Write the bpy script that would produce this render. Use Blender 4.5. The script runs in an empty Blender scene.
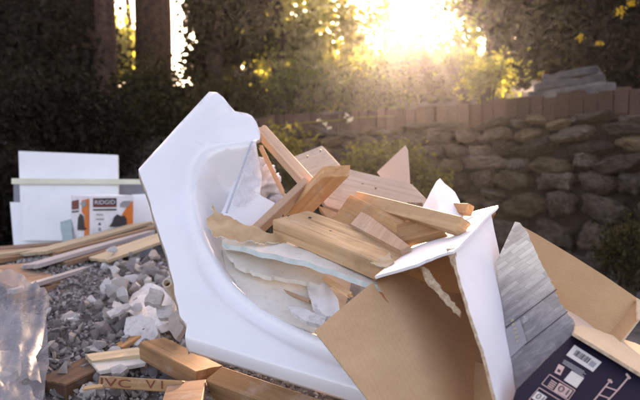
import bpy, bmesh, math, random
import numpy as np
from mathutils import Vector, Matrix, Quaternion
from mathutils import noise as mnoise
from mathutils.geometry import delaunay_2d_cdt

random.seed(7)
rng = np.random.default_rng(7)
S = bpy.context.scene
COL = S.collection

# ------------------------------------------------------------------ camera, sky, sun, exposure
CAM_H = 0.75
F = 622.2            # focal length in pixels of a 640 px wide picture (35 mm on 36 mm)
PITCH = math.atan(25.0 / F)
cam = bpy.data.cameras.new('camera')
cam.lens = 35.0; cam.sensor_width = 36.0
cam.clip_start = 0.02; cam.clip_end = 500.0
cam.dof.use_dof = True; cam.dof.focus_distance = 1.30; cam.dof.aperture_fstop = 4.5
cam.dof.aperture_blades = 0
camo = bpy.data.objects.new('camera', cam); COL.objects.link(camo)
camo.location = (0, 0, CAM_H); camo.rotation_euler = (math.pi / 2 - PITCH, 0, 0)
S.camera = camo
CP = Vector((0, 0, CAM_H))
FWD = Vector((0, math.cos(PITCH), -math.sin(PITCH)))
UPV = Vector((0, math.sin(PITCH), math.cos(PITCH)))
RT = Vector((1, 0, 0))

SUN_PX = (413.0, -4.0)
SUN_DIR = (FWD + RT * ((SUN_PX[0] - 320) / F) + UPV * ((200 - SUN_PX[1]) / F)).normalized()
SUN_EL = math.asin(SUN_DIR.z); SUN_AZ = math.atan2(SUN_DIR.x, SUN_DIR.y)

w = bpy.data.worlds.new('World'); S.world = w; w.use_nodes = True
nt = w.node_tree
bg = nt.nodes['Background']
sky = nt.nodes.new('ShaderNodeTexSky'); sky.sky_type = 'NISHITA'; sky.sun_disc = False
sky.sun_elevation = SUN_EL; sky.sun_rotation = SUN_AZ
sky.altitude = 100.0; sky.air_density = 0.6; sky.dust_density = 3.0; sky.ozone_density = 0.6
nt.links.new(sky.outputs[0], bg.inputs[0]); bg.inputs[1].default_value = 0.115

sl = bpy.data.lights.new('sun', 'SUN'); sl.energy = 5.0; sl.angle = math.radians(0.55); sl.color = (1.0, 0.875, 0.76)
so = bpy.data.objects.new('sun', sl); COL.objects.link(so)
so.rotation_euler = (-SUN_DIR).to_track_quat('-Z', 'Y').to_euler()
so.location = (2, 6, 8)

S.view_settings.view_transform = 'Standard'; S.view_settings.look = 'None'
S.view_settings.gamma = 1.0; S.view_settings.use_curve_mapping = False
S.view_settings.exposure = 2.88
S.view_settings.use_white_balance = True      # the photograph is balanced for open shade
S.view_settings.white_balance_temperature = 9300; S.view_settings.white_balance_tint = 24
S.render.engine = 'CYCLES'
S.cycles.use_denoising = True
S.cycles.max_bounces = 8; S.cycles.transparent_max_bounces = 16
S.cycles.volume_bounces = 0
S.cycles.sample_clamp_indirect = 6.0
S.cycles.caustics_reflective = False; S.cycles.caustics_refractive = False

# ------------------------------------------------------------------ helpers
MW = {}

def ray(x, y):
    return FWD + RT * ((x - 320.0) / F) + UPV * ((200.0 - y) / F)

def P(x, y, d):
    return CP + ray(x, y) * d

class Plane:
    def __init__(s, a, b, c):
        s.a, s.b, s.c = P(*a), P(*b), P(*c)
        s.n = (s.b - s.a).cross(s.c - s.a).normalized()
        if s.n.dot(CP - s.a) < 0: s.n = -s.n
        s.x = (s.b - s.a).normalized(); s.y = s.n.cross(s.x)
        s.M = Matrix(((s.x.x, s.y.x, s.n.x, s.a.x), (s.x.y, s.y.y, s.n.y, s.a.y), (s.x.z, s.y.z, s.n.z, s.a.z), (0, 0, 0, 1)))
        s.Mi = s.M.inverted()
    def at(s, x, y, off=0.0):
        r = ray(x, y); t = (s.a - CP).dot(s.n) / r.dot(s.n)
        return CP + r * t + s.n * off

def link(name, me, M=None, parent=None, mat=None):
    o = bpy.data.objects.new(name, me); COL.objects.link(o)
    M = Matrix.Identity(4) if M is None else M
    MW[o.name] = M
    if parent is not None:
        o.parent = parent; o.matrix_parent_inverse = MW[parent.name].inverted()
    o.matrix_basis = M
    if mat is not None and me is not None:
        if len(me.materials) == 0: me.materials.append(mat)
    return o

def empty(name, loc):
    return link(name, None, Matrix.Translation(loc))

def tag(o, label=None, cat=None, group=None, kind=None):
    if label: o['label'] = label
    if cat: o['category'] = cat
    if group: o['group'] = group
    if kind or cat: o['kind'] = kind or 'thing'
    return o

def mesh(name, verts, faces, smooth=False):
    me = bpy.data.meshes.new(name)
    me.from_pydata([tuple(v) for v in verts], [], faces); me.update()
    if smooth: me.shade_smooth()
    return me

def fix_normals(me):
    bm = bmesh.new(); bm.from_mesh(me)
    bmesh.ops.recalc_face_normals(bm, faces=bm.faces); bm.to_mesh(me); bm.free(); me.update()

def bevel(o, wdt=0.0015, seg=1):
    m = o.modifiers.new('bevel', 'BEVEL'); m.width = wdt; m.segments = seg; m.limit_method = 'ANGLE'; m.angle_limit = math.radians(40)
    return o

def n3(p, s=1.0, seed=0.0):
    return mnoise.noise(Vector((p[0] * s + seed, p[1] * s + seed * 1.7, p[2] * s - seed)))

def cdt_px(outline, step, extra=()):
    """triangulate a polygon (2D) with an inner grid; returns 2D points and triangles, outline order first"""
    pts = []
    n = len(outline)
    for i in range(n):
        a = Vector(outline[i]); b = Vector(outline[(i + 1) % n])
        k = max(1, int((b - a).length / step))
        for j in range(k): pts.append(a.lerp(b, j / k))
    nb = len(pts)
    xs = [p.x for p in pts]; ys = [p.y for p in pts]
    def inside(q):
        c = False; j = nb - 1
        for i in range(nb):
            if (pts[i].y > q.y) != (pts[j].y > q.y) and q.x < (pts[j].x - pts[i].x) * (q.y - pts[i].y) / (pts[j].y - pts[i].y) + pts[i].x: c = not c
            j = i
        return c
    inner = [Vector(q) for q in extra if inside(Vector(q)) and min((Vector(q) - p).length_squared for p in pts) > 1.0]
    ex = list(inner)
    y = min(ys) + step * .5; row = 0
    while y < max(ys):
        x = min(xs) + (step * .5 if row % 2 else 0)
        while x < max(xs):
            q = Vector((x, y))
            if inside(q) and min((q - p).length_squared for p in pts) > (step * .45) ** 2 and (not ex or min((q - p).length_squared for p in ex) > (step * .5) ** 2): inner.append(q)
            x += step
        y += step * .87; row += 1
    r = delaunay_2d_cdt(pts + inner, [(i, (i + 1) % nb) for i in range(nb)], [list(range(nb))], 1, 1e-5)
    vs, fs, ov = r[0], r[2], r[3]
    return vs, [list(f) for f in fs]

def jag(outline, step, amp, seed=0, which=None):
    """torn edge: subdivide the outline edges (or only those listed) and jitter them"""
    rr = random.Random(seed); out = []
    n = len(outline)
    for i in range(n):
        a = Vector(outline[i]); b = Vector(outline[(i + 1) % n]); out.append(tuple(a))
        if which is not None and i not in which: continue
        k = max(1, int((b - a).length / step)); nn = Vector((-(b - a).y, (b - a).x)).normalized()
        for j in range(1, k):
            p = a.lerp(b, (j + rr.uniform(-.3, .3)) / k) + nn * rr.uniform(-amp, amp); out.append(tuple(p))
    return out

def boundary_loops(faces):
    cnt = {}
    for f in faces:
        for i in range(len(f)):
            e = (f[i], f[(i + 1) % len(f)]); cnt[e] = cnt.get(e, 0) + 1
    return [e for e in cnt if (e[1], e[0]) not in cnt]

def sheet(name, pl, outline, thick, mat, parent=None, step=8.0, h=None, back=None, smooth=True, edge=None):
    """flat or gently bent board: outline seen at pixels on plane pl, thickness behind it. back / edge: other materials"""
    vs, fs = cdt_px(outline, step)
    V = []
    for v in vs:
        q = pl.Mi @ pl.at(v.x, v.y)
        q.z = h(v.x, v.y) if h else 0.0
        V.append(q)
    n = len(V); fl = []
    for f in fs:
        a, b, c = V[f[0]], V[f[1]], V[f[2]]
        if (b - a).cross(c - a).z < 0: f = f[::-1]
        fl.append(f)
    VV = V + [Vector((q.x, q.y, q.z - thick)) for q in V]
    # rim uses its own vertices so that the edge stays sharp
    FF = list(fl) + [[i + n for i in f[::-1]] for f in fl]
    nf = len(FF)
    be = boundary_loops(fl)
    for a, b in be:
        k = len(VV); VV += [VV[a], VV[b], VV[b + n], VV[a + n]]; FF.append([k + 1, k, k + 3, k + 2])
    me = mesh(name, VV, FF, smooth)
    me.materials.append(mat); me.materials.append(back or mat); me.materials.append(edge or back or mat)
    nfr = len(fl)
    for i, p in enumerate(me.polygons):
        p.material_index = 0 if i < nfr else (1 if i < 2 * nfr else 2)
        if i >= nf: p.use_smooth = False
    return link(name, me, pl.M, parent)

def board(name, A, B, C, t, mat, parent=None, ortho=True, rough=(0, 0), bev=0.0015, seed=1, flip=False, cat=None, bseg=1):
    """a sawn board: A-B one long edge of the visible face, C the other corner at A's end; thickness t away from the camera"""
    a, b, c = P(*A), P(*B), P(*C)
    x = (b - a); L = x.length; x.normalize()
    yv = c - a; sh = yv.dot(x); y = (yv - x * sh).normalized(); W = (yv - x * sh).length
    z = x.cross(y)
    s = 1.0
    if z.dot(CP - a) < 0: s = -1.0
    if flip: s = -s
    if ortho: sh = 0.0
    rr = random.Random(seed)
    def end(x0, shear, r, rev):
        k = 7 if r > 0 else 1
        pts = []
        for j in range(k + 1):
            f = j / k
            e = rr.uniform(-r, r) if 0 < j < k and r > 0 else (rr.uniform(-r, r) * .5 if r > 0 else 0)
            pts.append((x0 + shear * f + e, W * f))
        return pts[::-1] if rev else pts
    pts = end(L, sh, rough[1], False) + end(0, sh, rough[0], True)
    pts = [pts[-1]] + pts[:-1]
    n = len(pts)
    dz = -s * t
    V = [(p[0], p[1], 0) for p in pts] + [(p[0] + (rr.uniform(-1, 1) * max(rough) * .5), p[1], dz) for p in pts]
    FF = [list(range(n)), [i + n for i in range(n)][::-1]]
    for i in range(n):
        j = (i + 1) % n; FF.append([j, i, i + n, j + n])
    me = mesh(name, V, FF); fix_normals(me)
    M = Matrix(((x.x, y.x, z.x, a.x), (x.y, y.y, z.y, a.y), (x.z, y.z, z.z, a.z), (0, 0, 0, 1)))
    o = link(name, me, M, parent, mat)
    if bev: bevel(o, bev, bseg)
    return o

def tube(pts, radii, sides=8, cap=True):
    V = []; FF = []
    prev = None
    for i, p in enumerate(pts):
        p = Vector(p)
        d = (Vector(pts[min(i + 1, len(pts) - 1)]) - Vector(pts[max(i - 1, 0)])).normalized()
        u = d.cross(Vector((0, 0, 1)) if abs(d.z) < .9 else Vector((1, 0, 0))).normalized()
        if prev is not None:
            u = (prev - d * prev.dot(d)).normalized()
        prev = u; v = d.cross(u)
        for k in range(sides):
            an = 2 * math.pi * k / sides
            V.append(p + (u * math.cos(an) + v * math.sin(an)) * radii[i])
    for i in range(len(pts) - 1):
        for k in range(sides):
            a = i * sides + k; b = i * sides + (k + 1) % sides
            FF.append([a, b, b + sides, a + sides])
    if cap:
        FF.append(list(range(sides))[::-1]); m = (len(pts) - 1) * sides; FF.append([m + k for k in range(sides)])
    return V, FF

def merge(parts):
    V = []; FF = []
    for v, f in parts:
        k = len(V); V += v; FF += [[i + k for i in q] for q in f]
    return V, FF

def quads_mesh(name, verts):
    """verts: (n,4,3) array -> mesh of n quads"""
    n = len(verts)
    me = bpy.data.meshes.new(name)
    me.vertices.add(n * 4); me.vertices.foreach_set('co', verts.reshape(-1).astype(np.float32))
    me.loops.add(n * 4); me.loops.foreach_set('vertex_index', np.arange(n * 4, dtype=np.int32))
    me.polygons.add(n); me.polygons.foreach_set('loop_start', np.arange(0, n * 4, 4, dtype=np.int32))
    me.update(calc_edges=True); me.validate()
    return me

def leaf_verts(c, size, elong=1.7, flat=0.0):
    n = len(c)
    a = rng.normal(size=(n, 3)); a /= np.linalg.norm(a, axis=1)[:, None]
    b = rng.normal(size=(n, 3)); b -= a * (a * b).sum(1)[:, None]; b /= np.linalg.norm(b, axis=1)[:, None]
    nn = np.cross(a, b)
    s = size * rng.uniform(.6, 1.3, size=(n, 1))
    L = a * s * .5; W = b * s * .5 / elong
    fold = nn * s * .12
    return np.stack([c - L, c + W + fold, c + L, c - W + fold], axis=1)

# ------------------------------------------------------------------ materials
def newmat(name):
    m = bpy.data.materials.new(name); m.use_nodes = True
    t = m.node_tree; b = t.nodes['Principled BSDF']
    return m, t, b

def ramp(t, stops):
    r = t.nodes.new('ShaderNodeValToRGB'); e = r.color_ramp.elements
    while len(e) > 1: e.remove(e[0])
    e[0].position = stops[0][0]; e[0].color = (*stops[0][1], 1)
    for p, c in stops[1:]:
        k = e.new(p); k.color = (*c, 1)
    return r

def coords(t, scale=(1, 1, 1), rand=True):
    tc = t.nodes.new('ShaderNodeTexCoord'); mp = t.nodes.new('ShaderNodeMapping'); mp.inputs['Scale'].default_value = scale
    if rand:
        oi = t.nodes.new('ShaderNodeObjectInfo'); ad = t.nodes.new('ShaderNodeVectorMath'); ad.operation = 'ADD'
        sc = t.nodes.new('ShaderNodeMath'); sc.operation = 'MULTIPLY'; sc.inputs[1].default_value = 37.0
        t.links.new(oi.outputs['Random'], sc.inputs[0]); t.links.new(tc.outputs['Object'], ad.inputs[0]); t.links.new(sc.outputs[0], ad.inputs[1])
        t.links.new(ad.outputs[0], mp.inputs[0])
    else:
        t.links.new(tc.outputs['Object'], mp.inputs[0])
    return mp.outputs[0]

def tex_noise(t, vec, scale, detail=5, rough=.6, dist=0.0):
    n = t.nodes.new('ShaderNodeTexNoise'); n.inputs['Scale'].default_value = scale; n.inputs['Detail'].default_value = detail
    n.inputs['Roughness'].default_value = rough; n.inputs['Distortion'].default_value = dist
    t.links.new(vec, n.inputs['Vector']); return n.outputs['Fac']

def mixc(t, fac, a, b, mode='MIX'):
    m = t.nodes.new('ShaderNodeMix'); m.data_type = 'RGBA'; m.blend_type = mode
    for sock, v in ((m.inputs[0], fac), (m.inputs[6], a), (m.inputs[7], b)):
        if hasattr(v, 'is_linked'): t.links.new(v, sock)
        elif isinstance(v, (int, float)): sock.default_value = v
        else: sock.default_value = (*v, 1)
    return m.outputs[2]

def bump(t, b, height, strength, dist=.002):
    n = t.nodes.new('ShaderNodeBump'); n.inputs['Strength'].default_value = strength; n.inputs['Distance'].default_value = dist
    t.links.new(height, n.inputs['Height']); t.links.new(n.outputs[0], b.inputs['Normal'])

def hue_var(t, col, amt=.25, sat=1.0):
    oi = t.nodes.new('ShaderNodeObjectInfo'); mr = t.nodes.new('ShaderNodeMapRange')
    mr.inputs[3].default_value = 1 - amt; mr.inputs[4].default_value = 1 + amt
    t.links.new(oi.outputs['Random'], mr.inputs[0])
    h = t.nodes.new('ShaderNodeHueSaturation'); h.inputs['Saturation'].default_value = sat
    t.links.new(mr.outputs[0], h.inputs['Value']); t.links.new(col, h.inputs['Color'])
    return h.outputs[0]

def wood(name, light, dark, gscale=26.0, dirt=.25, dirtcol=(.12, .09, .07), rough=.75):
    m, t, b = newmat(name)
    v = coords(t, (1.2, gscale, gscale))
    g = tex_noise(t, v, 1.6, 6, .62, 1.4)
    r = ramp(t, [(.28, dark), (.48, tuple((d + l) * .5 for d, l in zip(dark, light))), (.66, light)])
    t.links.new(g, r.inputs[0])
    v2 = coords(t, (3, 9, 9)); kn = tex_noise(t, v2, 1.1, 3, .5)
    rk = ramp(t, [(.70, (0, 0, 0)), (.80, (1, 1, 1))]); t.links.new(kn, rk.inputs[0])
    c = mixc(t, rk.outputs[0], r.outputs[0], tuple(d * .55 for d in dark))
    v3 = coords(t, (6, 6, 6)); dn = tex_noise(t, v3, 1.3, 6, .7)
    rd = ramp(t, [(.52, (0, 0, 0)), (.78, (dirt, dirt, dirt))]); t.links.new(dn, rd.inputs[0])
    c = mixc(t, rd.outputs[0], c, dirtcol)
    v4 = coords(t, (11, 11, 11)); pn = tex_noise(t, v4, 1.0, 8, .75)
    rp = ramp(t, [(.54, (0, 0, 0)), (.74, (.6, .6, .6))]); t.links.new(pn, rp.inputs[0])
    c = mixc(t, rp.outputs[0], c, tuple(.45 * l + .30 for l in light))
    v5 = coords(t, (2, 60, 60)); sn = tex_noise(t, v5, 1.0, 2, .5)
    rs = ramp(t, [(.70, (0, 0, 0)), (.74, (.5, .5, .5))]); t.links.new(sn, rs.inputs[0])
    c = mixc(t, rs.outputs[0], c, tuple(d * .5 for d in dark))
    c = hue_var(t, c, .24)
    t.links.new(c, b.inputs['Base Color']); b.inputs['Roughness'].default_value = rough
    b.inputs['Specular IOR Level'].default_value = .25
    bump(t, b, g, .35, .0015)
    return m

def plain(name, c1, c2, scale=8, rough=.7, spec=.3, bmp=.2, bd=.002, detail=5, lo=.35, hi=.68, var=0.0, fine=None, metallic=0.0):
    m, t, b = newmat(name)
    v = coords(t); n = tex_noise(t, v, scale, detail, .62)
    r = ramp(t, [(lo, c1), (hi, c2)]); t.links.new(n, r.inputs[0]); c = r.outputs[0]
    if fine:
        n2 = tex_noise(t, v, fine[0], 3, .6); r2 = ramp(t, [(fine[1], (1, 1, 1)), (fine[2], fine[3])]); t.links.new(n2, r2.inputs[0])
        c = mixc(t, 1.0, c, r2.outputs[0], 'MULTIPLY')
    if var: c = hue_var(t, c, var)
    t.links.new(c, b.inputs['Base Color']); b.inputs['Roughness'].default_value = rough
    b.inputs['Specular IOR Level'].default_value = spec; b.inputs['Metallic'].default_value = metallic
    if bmp: bump(t, b, n, bmp, bd)
    return m

def leafmat(name, c1, c2, trans=.5, tint=(1.5, 1.5, .6), rough=.5):
    m, t, b = newmat(name)
    g = t.nodes.new('ShaderNodeNewGeometry')
    r = ramp(t, [(0, c1), (1, c2)]); t.links.new(g.outputs['Random Per Island'], r.inputs[0])
    t.links.new(r.outputs[0], b.inputs['Base Color']); b.inputs['Roughness'].default_value = .65; b.inputs['Specular IOR Level'].default_value = .12
    tr = t.nodes.new('ShaderNodeBsdfTranslucent')
    tc = mixc(t, 1.0, r.outputs[0], tint, 'MULTIPLY'); t.links.new(tc, tr.inputs[0])
    mx = t.nodes.new('ShaderNodeMixShader'); mx.inputs[0].default_value = trans
    t.links.new(b.outputs[0], mx.inputs[1]); t.links.new(tr.outputs[0], mx.inputs[2])
    t.links.new(mx.outputs[0], t.nodes['Material Output'].inputs[0])
    return m

def flat(name, c, rough=.6, spec=.3):
    m, t, b = newmat(name)
    v = coords(t); n = tex_noise(t, v, 30, 4, .6)
    r = ramp(t, [(.3, tuple(k * .86 for k in c)), (.7, tuple(min(1, k * 1.06) for k in c))]); t.links.new(n, r.inputs[0])
    t.links.new(r.outputs[0], b.inputs['Base Color']); b.inputs['Roughness'].default_value = rough; b.inputs['Specular IOR Level'].default_value = spec
    return m

M = {}
M['pine'] = wood('pine', (.74, .48, .27), (.52, .29, .14), dirt=.6)
M['pine_grey'] = wood('weathered_pine', (.62, .48, .37), (.44, .32, .24), dirt=.45)
M['pine_orange'] = wood('orange_pine', (.56, .30, .13), (.34, .155, .065), dirt=.6)
M['pine_pink'] = wood('pinkish_pine', (.64, .42, .28), (.48, .27, .17), dirt=.3)
M['brownwood'] = wood('old_brown_wood', (.16, .085, .05), (.07, .035, .022), dirt=.4)
M['plankwood'] = wood('floor_plank_wood', (.34, .20, .12), (.17, .09, .055), dirt=.35, dirtcol=(.3, .28, .27))
M['planklight'] = wood('pale_plank', (.60, .48, .33), (.42, .31, .19), dirt=.2)
M['plankgrey'] = wood('grey_plank', (.42, .38, .37), (.25, .22, .22), dirt=.3)
M['enamel'] = plain('white_enamel', (.76, .765, .78), (.82, .82, .83), 3, .22, .5, .03, .002, fine=(55, .72, .90, (.88, .86, .83)))
def enamel_grime(m):
    t = m.node_tree; b = t.nodes['Principled BSDF']
    b.inputs['Coat Weight'].default_value = .6; b.inputs['Coat Roughness'].default_value = .05
    src = b.inputs['Base Color'].links[0].from_socket
    v = coords(t, (1, 1, 1)); n = tex_noise(t, v, 4.5, 9, .72, .6); r = ramp(t, [(.50, (0, 0, 0)), (.80, (.16, .16, .16))]); t.links.new(n, r.inputs[0])
    c = mixc(t, r.outputs[0], src, (.56, .50, .44))
    v2 = coords(t, (40, 3, 3)); n2 = tex_noise(t, v2, 2.0, 4, .6); r2 = ramp(t, [(.68, (0, 0, 0)), (.74, (.15, .15, .15))]); t.links.new(n2, r2.inputs[0])
    c = mixc(t, r2.outputs[0], c, (.50, .46, .42))
    t.links.new(c, b.inputs['Base Color'])
enamel_grime(M['enamel'])
M['tubback'] = plain('tub_underside', (.36, .31, .26), (.52, .46, .40), 20, .9, .1, .5, .004)
M['whiteboard'] = plain('white_board', (.74, .76, .78), (.82, .83, .84), 3, .5, .3, .05, fine=(14, .6, .85, (.9, .9, .88)))
M['cream'] = plain('cream_trim', (.62, .62, .48), (.72, .72, .58), 5, .5, .3, .05)
M['greyboard'] = plain('grey_board', (.20, .22, .26), (.27, .29, .33), 6, .7, .2, .1)
M['gypsum'] = plain('gypsum_board', (.68, .62, .54), (.80, .76, .69), 9, .9, .1, .4, .003, fine=(60, .55, .75, (.86, .82, .76)))
M['gypsum_edge'] = plain('gypsum_edge', (.50, .60, .58), (.68, .74, .72), 40, .95, .1, .8, .003)
M['paper'] = plain('torn_brown_paper', (.46, .29, .16), (.60, .42, .26), 14, .9, .1, .6, .003)
M['plaster'] = plain('broken_plaster', (.48, .46, .45), (.68, .66, .65), 11, .95, .1, .6, .004, var=.24, fine=(70, .5, .7, (.78, .74, .70)))
M['plaster_white'] = plain('clean_plaster', (.70, .69, .67), (.80, .79, .78), 14, .9, .1, .6, .003)
M['plaster_grey'] = plain('grey_mortar', (.17, .155, .155), (.40, .37, .37), 14, .95, .1, .7, .004, var=.3, fine=(80, .5, .7, (.72, .68, .66)))
M['plaster_tan'] = plain('tan_plaster', (.36, .31, .28), (.50, .44, .40), 12, .95, .1, .6, .004, var=.2)
M['dirt'] = plain('dirt', (.08, .07, .068), (.22, .195, .185), 5, .95, .1, .8, .02, 8, fine=(60, .4, .7, (.6, .55, .5)))
M['soil'] = plain('dark_soil', (.022, .017, .014), (.065, .05, .04), 9, .95, .1, .8, .02, 8)
M['debris'] = plain('debris_fines', (.22, .20, .195), (.48, .45, .44), 16, .95, .1, .9, .012, 8, fine=(110, .4, .65, (.55, .5, .5)))
M['stone'] = plain('wall_stone', (.046, .034, .027), (.15, .112, .085), 5, .9, .2, .9, .02, 7, var=.45, fine=(22, .45, .7, (.62, .56, .5)))
M['stone_ochre'] = plain('ochre_wall_stone', (.09, .06, .036), (.20, .14, .08), 5, .9, .2, .9, .02, 7, var=.35, fine=(22, .45, .7, (.62, .56, .5)))
M['brick'] = plain('edging_brick', (.055, .031, .023), (.11, .062, .043), 12, .9, .2, .5, .006, var=.22)
M['slab'] = plain('stone_slab', (.055, .05, .05), (.13, .12, .115), 7, .9, .2, .6, .01, var=.2)
M['bark'] = plain('bark', (.035, .020, .016), (.11, .06, .045), 14, .95, .1, 1.0, .03, 7)
M['twig'] = plain('twig', (.05, .035, .025), (.12, .085, .055), 20, .9, .1, .3)
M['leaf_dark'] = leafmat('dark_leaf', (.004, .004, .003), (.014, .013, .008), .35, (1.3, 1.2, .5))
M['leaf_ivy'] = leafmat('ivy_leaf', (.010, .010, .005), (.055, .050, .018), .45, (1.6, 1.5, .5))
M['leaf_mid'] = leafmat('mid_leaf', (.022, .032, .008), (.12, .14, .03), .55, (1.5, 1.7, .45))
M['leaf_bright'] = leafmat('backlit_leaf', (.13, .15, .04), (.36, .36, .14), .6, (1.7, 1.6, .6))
M['leaf_ground'] = leafmat('ground_leaf', (.06, .06, .02), (.20, .17, .05), .5, (1.4, 1.4, .5))
M['flower_y'] = leafmat('yellow_petal', (.55, .36, .02), (.75, .50, .04), .4, (1.2, 1.1, .5))
M['flower_w'] = leafmat('pale_petal', (.7, .62, .48), (.8, .74, .62), .4, (1.1, 1.1, 1))
M['copper'] = plain('pipe_plastic', (.55, .48, .38), (.68, .60, .48), 12, .5, .4, .1)
M['pipe_in'] = plain('pipe_inside_brown', (.16, .08, .03), (.26, .13, .05), 30, .9, .1, .3)
M['metal'] = plain('aluminium', (.55, .55, .57), (.75, .75, .77), 20, .35, .5, .1, metallic=.9)
M['redmark'] = flat('red_stencil', (.20, .055, .03), .8)
M['brown_lumber'] = wood('brown_lumber', (.40, .23, .11), (.24, .12, .055), dirt=.5)
M['black'] = flat('black_print', (.035, .03, .035), .5)
M['orange'] = flat('orange_print', (.70, .17, .03), .45)
M['boxwhite'] = flat('white_print', (.74, .74, .77), .45)
M['greyprint'] = flat('grey_print', (.30, .29, .30), .5)
M['redbrown'] = flat('maroon_print', (.20, .05, .04), .5)
M['tealprint'] = flat('teal_card', (.32, .42, .42), .7)
M['nail'] = plain('rusty_nail', (.10, .06, .045), (.2, .14, .11), 60, .6, .4, .1, metallic=.6)

def cardboard(name, c1, c2, rot=0.0, lines=260.0):
    m, t, b = newmat(name)
    v = coords(t, rand=False)
    mp = t.nodes.new('ShaderNodeMapping'); mp.inputs['Rotation'].default_value = (0, 0, rot); t.links.new(v, mp.inputs[0])
    wv = t.nodes.new('ShaderNodeTexWave'); wv.inputs['Scale'].default_value = lines / 6.28; wv.inputs['Distortion'].default_value = .6
    wv.inputs['Detail'].default_value = 2; wv.inputs['Detail Scale'].default_value = 1.5
    t.links.new(mp.outputs[0], wv.inputs['Vector'])
    n = tex_noise(t, v, 7, 6, .6)
    r = ramp(t, [(.3, c1), (.7, c2)]); t.links.new(n, r.inputs[0])
    rw = ramp(t, [(.0, (.965, .965, .965)), (.6, (1, 1, 1))]); t.links.new(wv.outputs['Fac'], rw.inputs[0])
    c = mixc(t, 1.0, r.outputs[0], rw.outputs[0], 'MULTIPLY')
    n2 = tex_noise(t, v, 90, 3, .7); r2 = ramp(t, [(.35, (.96, .95, .94)), (.6, (1, 1, 1))]); t.links.new(n2, r2.inputs[0])
    c = mixc(t, 1.0, c, r2.outputs[0], 'MULTIPLY')
    t.links.new(c, b.inputs['Base Color']); b.inputs['Roughness'].default_value = .85; b.inputs['Specular IOR Level'].default_value = .15
    bump(t, b, wv.outputs['Fac'], .06, .001)
    return m
M['card'] = cardboard('cardboard', (.50, .30, .165), (.60, .385, .225), .5)
M['card2'] = cardboard('cardboard_inside', (.46, .26, .13), (.56, .34, .18), 1.2)
M['card_pink'] = cardboard('pale_cardboard', (.50, .37, .29), (.58, .44, .36), .2)
M['cardwhite'] = plain('white_coated_card', (.74, .74, .77), (.82, .82, .84), 5, .5, .3, .06, .002, fine=(9, .58, .9, (.86, .85, .86)))
M['corr'] = plain('torn_corrugation', (.40, .27, .17), (.66, .52, .38), 120, .95, .1, 1.0, .003)
M['navy'] = plain('navy_print', (.007, .005, .014), (.014, .010, .026), 6, .55, .15, .05, .001)

def printed(name):
    """packaging print: a faded photograph of pale boards that turns darker and greyer along its length, scuffed and creased"""
    m, t, b = newmat(name)
    v = coords(t, rand=False)
    mp = t.nodes.new('ShaderNodeMapping'); mp.inputs['Rotation'].default_value = (0, 0, math.radians(-150)); t.links.new(v, mp.inputs[0])
    br = t.nodes.new('ShaderNodeTexBrick'); br.inputs['Scale'].default_value = 22.0; br.inputs['Mortar Size'].default_value = .006
    br.inputs['Color1'].default_value = (.80, .72, .60, 1); br.inputs['Color2'].default_value = (.24, .175, .125, 1); br.inputs['Mortar'].default_value = (.14, .12, .11, 1)
    br.inputs['Brick Width'].default_value = .9; br.inputs['Row Height'].default_value = .22; br.inputs['Bias'].default_value = -.25
    t.links.new(mp.outputs[0], br.inputs['Vector'])
    mp2 = t.nodes.new('ShaderNodeMapping'); mp2.inputs['Scale'].default_value = (1, 4, 1); t.links.new(mp.outputs[0], mp2.inputs[0])
    n = tex_noise(t, mp2.outputs[0], 20, 7, .75)
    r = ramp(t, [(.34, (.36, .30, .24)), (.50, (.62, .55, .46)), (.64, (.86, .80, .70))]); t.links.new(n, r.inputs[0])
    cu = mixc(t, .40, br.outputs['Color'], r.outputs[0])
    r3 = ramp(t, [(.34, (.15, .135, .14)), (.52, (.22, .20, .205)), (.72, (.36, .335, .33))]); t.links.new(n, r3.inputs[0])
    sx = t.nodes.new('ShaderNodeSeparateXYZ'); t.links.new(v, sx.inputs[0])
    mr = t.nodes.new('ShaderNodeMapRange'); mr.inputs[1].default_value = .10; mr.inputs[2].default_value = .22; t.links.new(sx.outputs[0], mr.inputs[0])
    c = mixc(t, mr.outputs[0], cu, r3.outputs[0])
    n2 = tex_noise(t, v, 38, 7, .8); r2 = ramp(t, [(.60, (0, 0, 0)), (.70, (.7, .7, .7))]); t.links.new(n2, r2.inputs[0])
    c = mixc(t, r2.outputs[0], c, (.66, .62, .58))
    t.links.new(c, b.inputs['Base Color']); b.inputs['Roughness'].default_value = .5; b.inputs['Specular IOR Level'].default_value = .25
    bump(t, b, n2, .2, .001)
    return m
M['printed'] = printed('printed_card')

def film(name, c, alpha, rough=.3):
    m, t, b = newmat(name)
    v = coords(t); n = tex_noise(t, v, 9, 5, .6)
    b.inputs['Base Color'].default_value = (*c, 1); b.inputs['Roughness'].default_value = rough; b.inputs['Specular IOR Level'].default_value = .1
    r = ramp(t, [(.3, (alpha - .2,) * 3), (.7, (alpha + .2,) * 3)]); t.links.new(n, r.inputs[0])
    tr = t.nodes.new('ShaderNodeBsdfTransparent'); tl = t.nodes.new('ShaderNodeBsdfTranslucent'); tl.inputs[0].default_value = (*c, 1)
    m1 = t.nodes.new('ShaderNodeMixShader'); m1.inputs[0].default_value = .2
    t.links.new(b.outputs[0], m1.inputs[1]); t.links.new(tl.outputs[0], m1.inputs[2])
    m2 = t.nodes.new('ShaderNodeMixShader'); t.links.new(r.outputs[0], m2.inputs[0])
    t.links.new(tr.outputs[0], m2.inputs[1]); t.links.new(m1.outputs[0], m2.inputs[2])
    t.links.new(m2.outputs[0], t.nodes['Material Output'].inputs[0])
    bump(t, b, n, .12, .006)
    return m
M['film'] = film('plastic_film', (.40, .40, .43), .36, .5)
M['film_clear'] = film('clear_film', (.70, .72, .78), .24, .15)
M['insul'] = plain('insulation_wool', (.48, .50, .56), (.70, .72, .78), 18, .8, .2, .8, .006)
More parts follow.
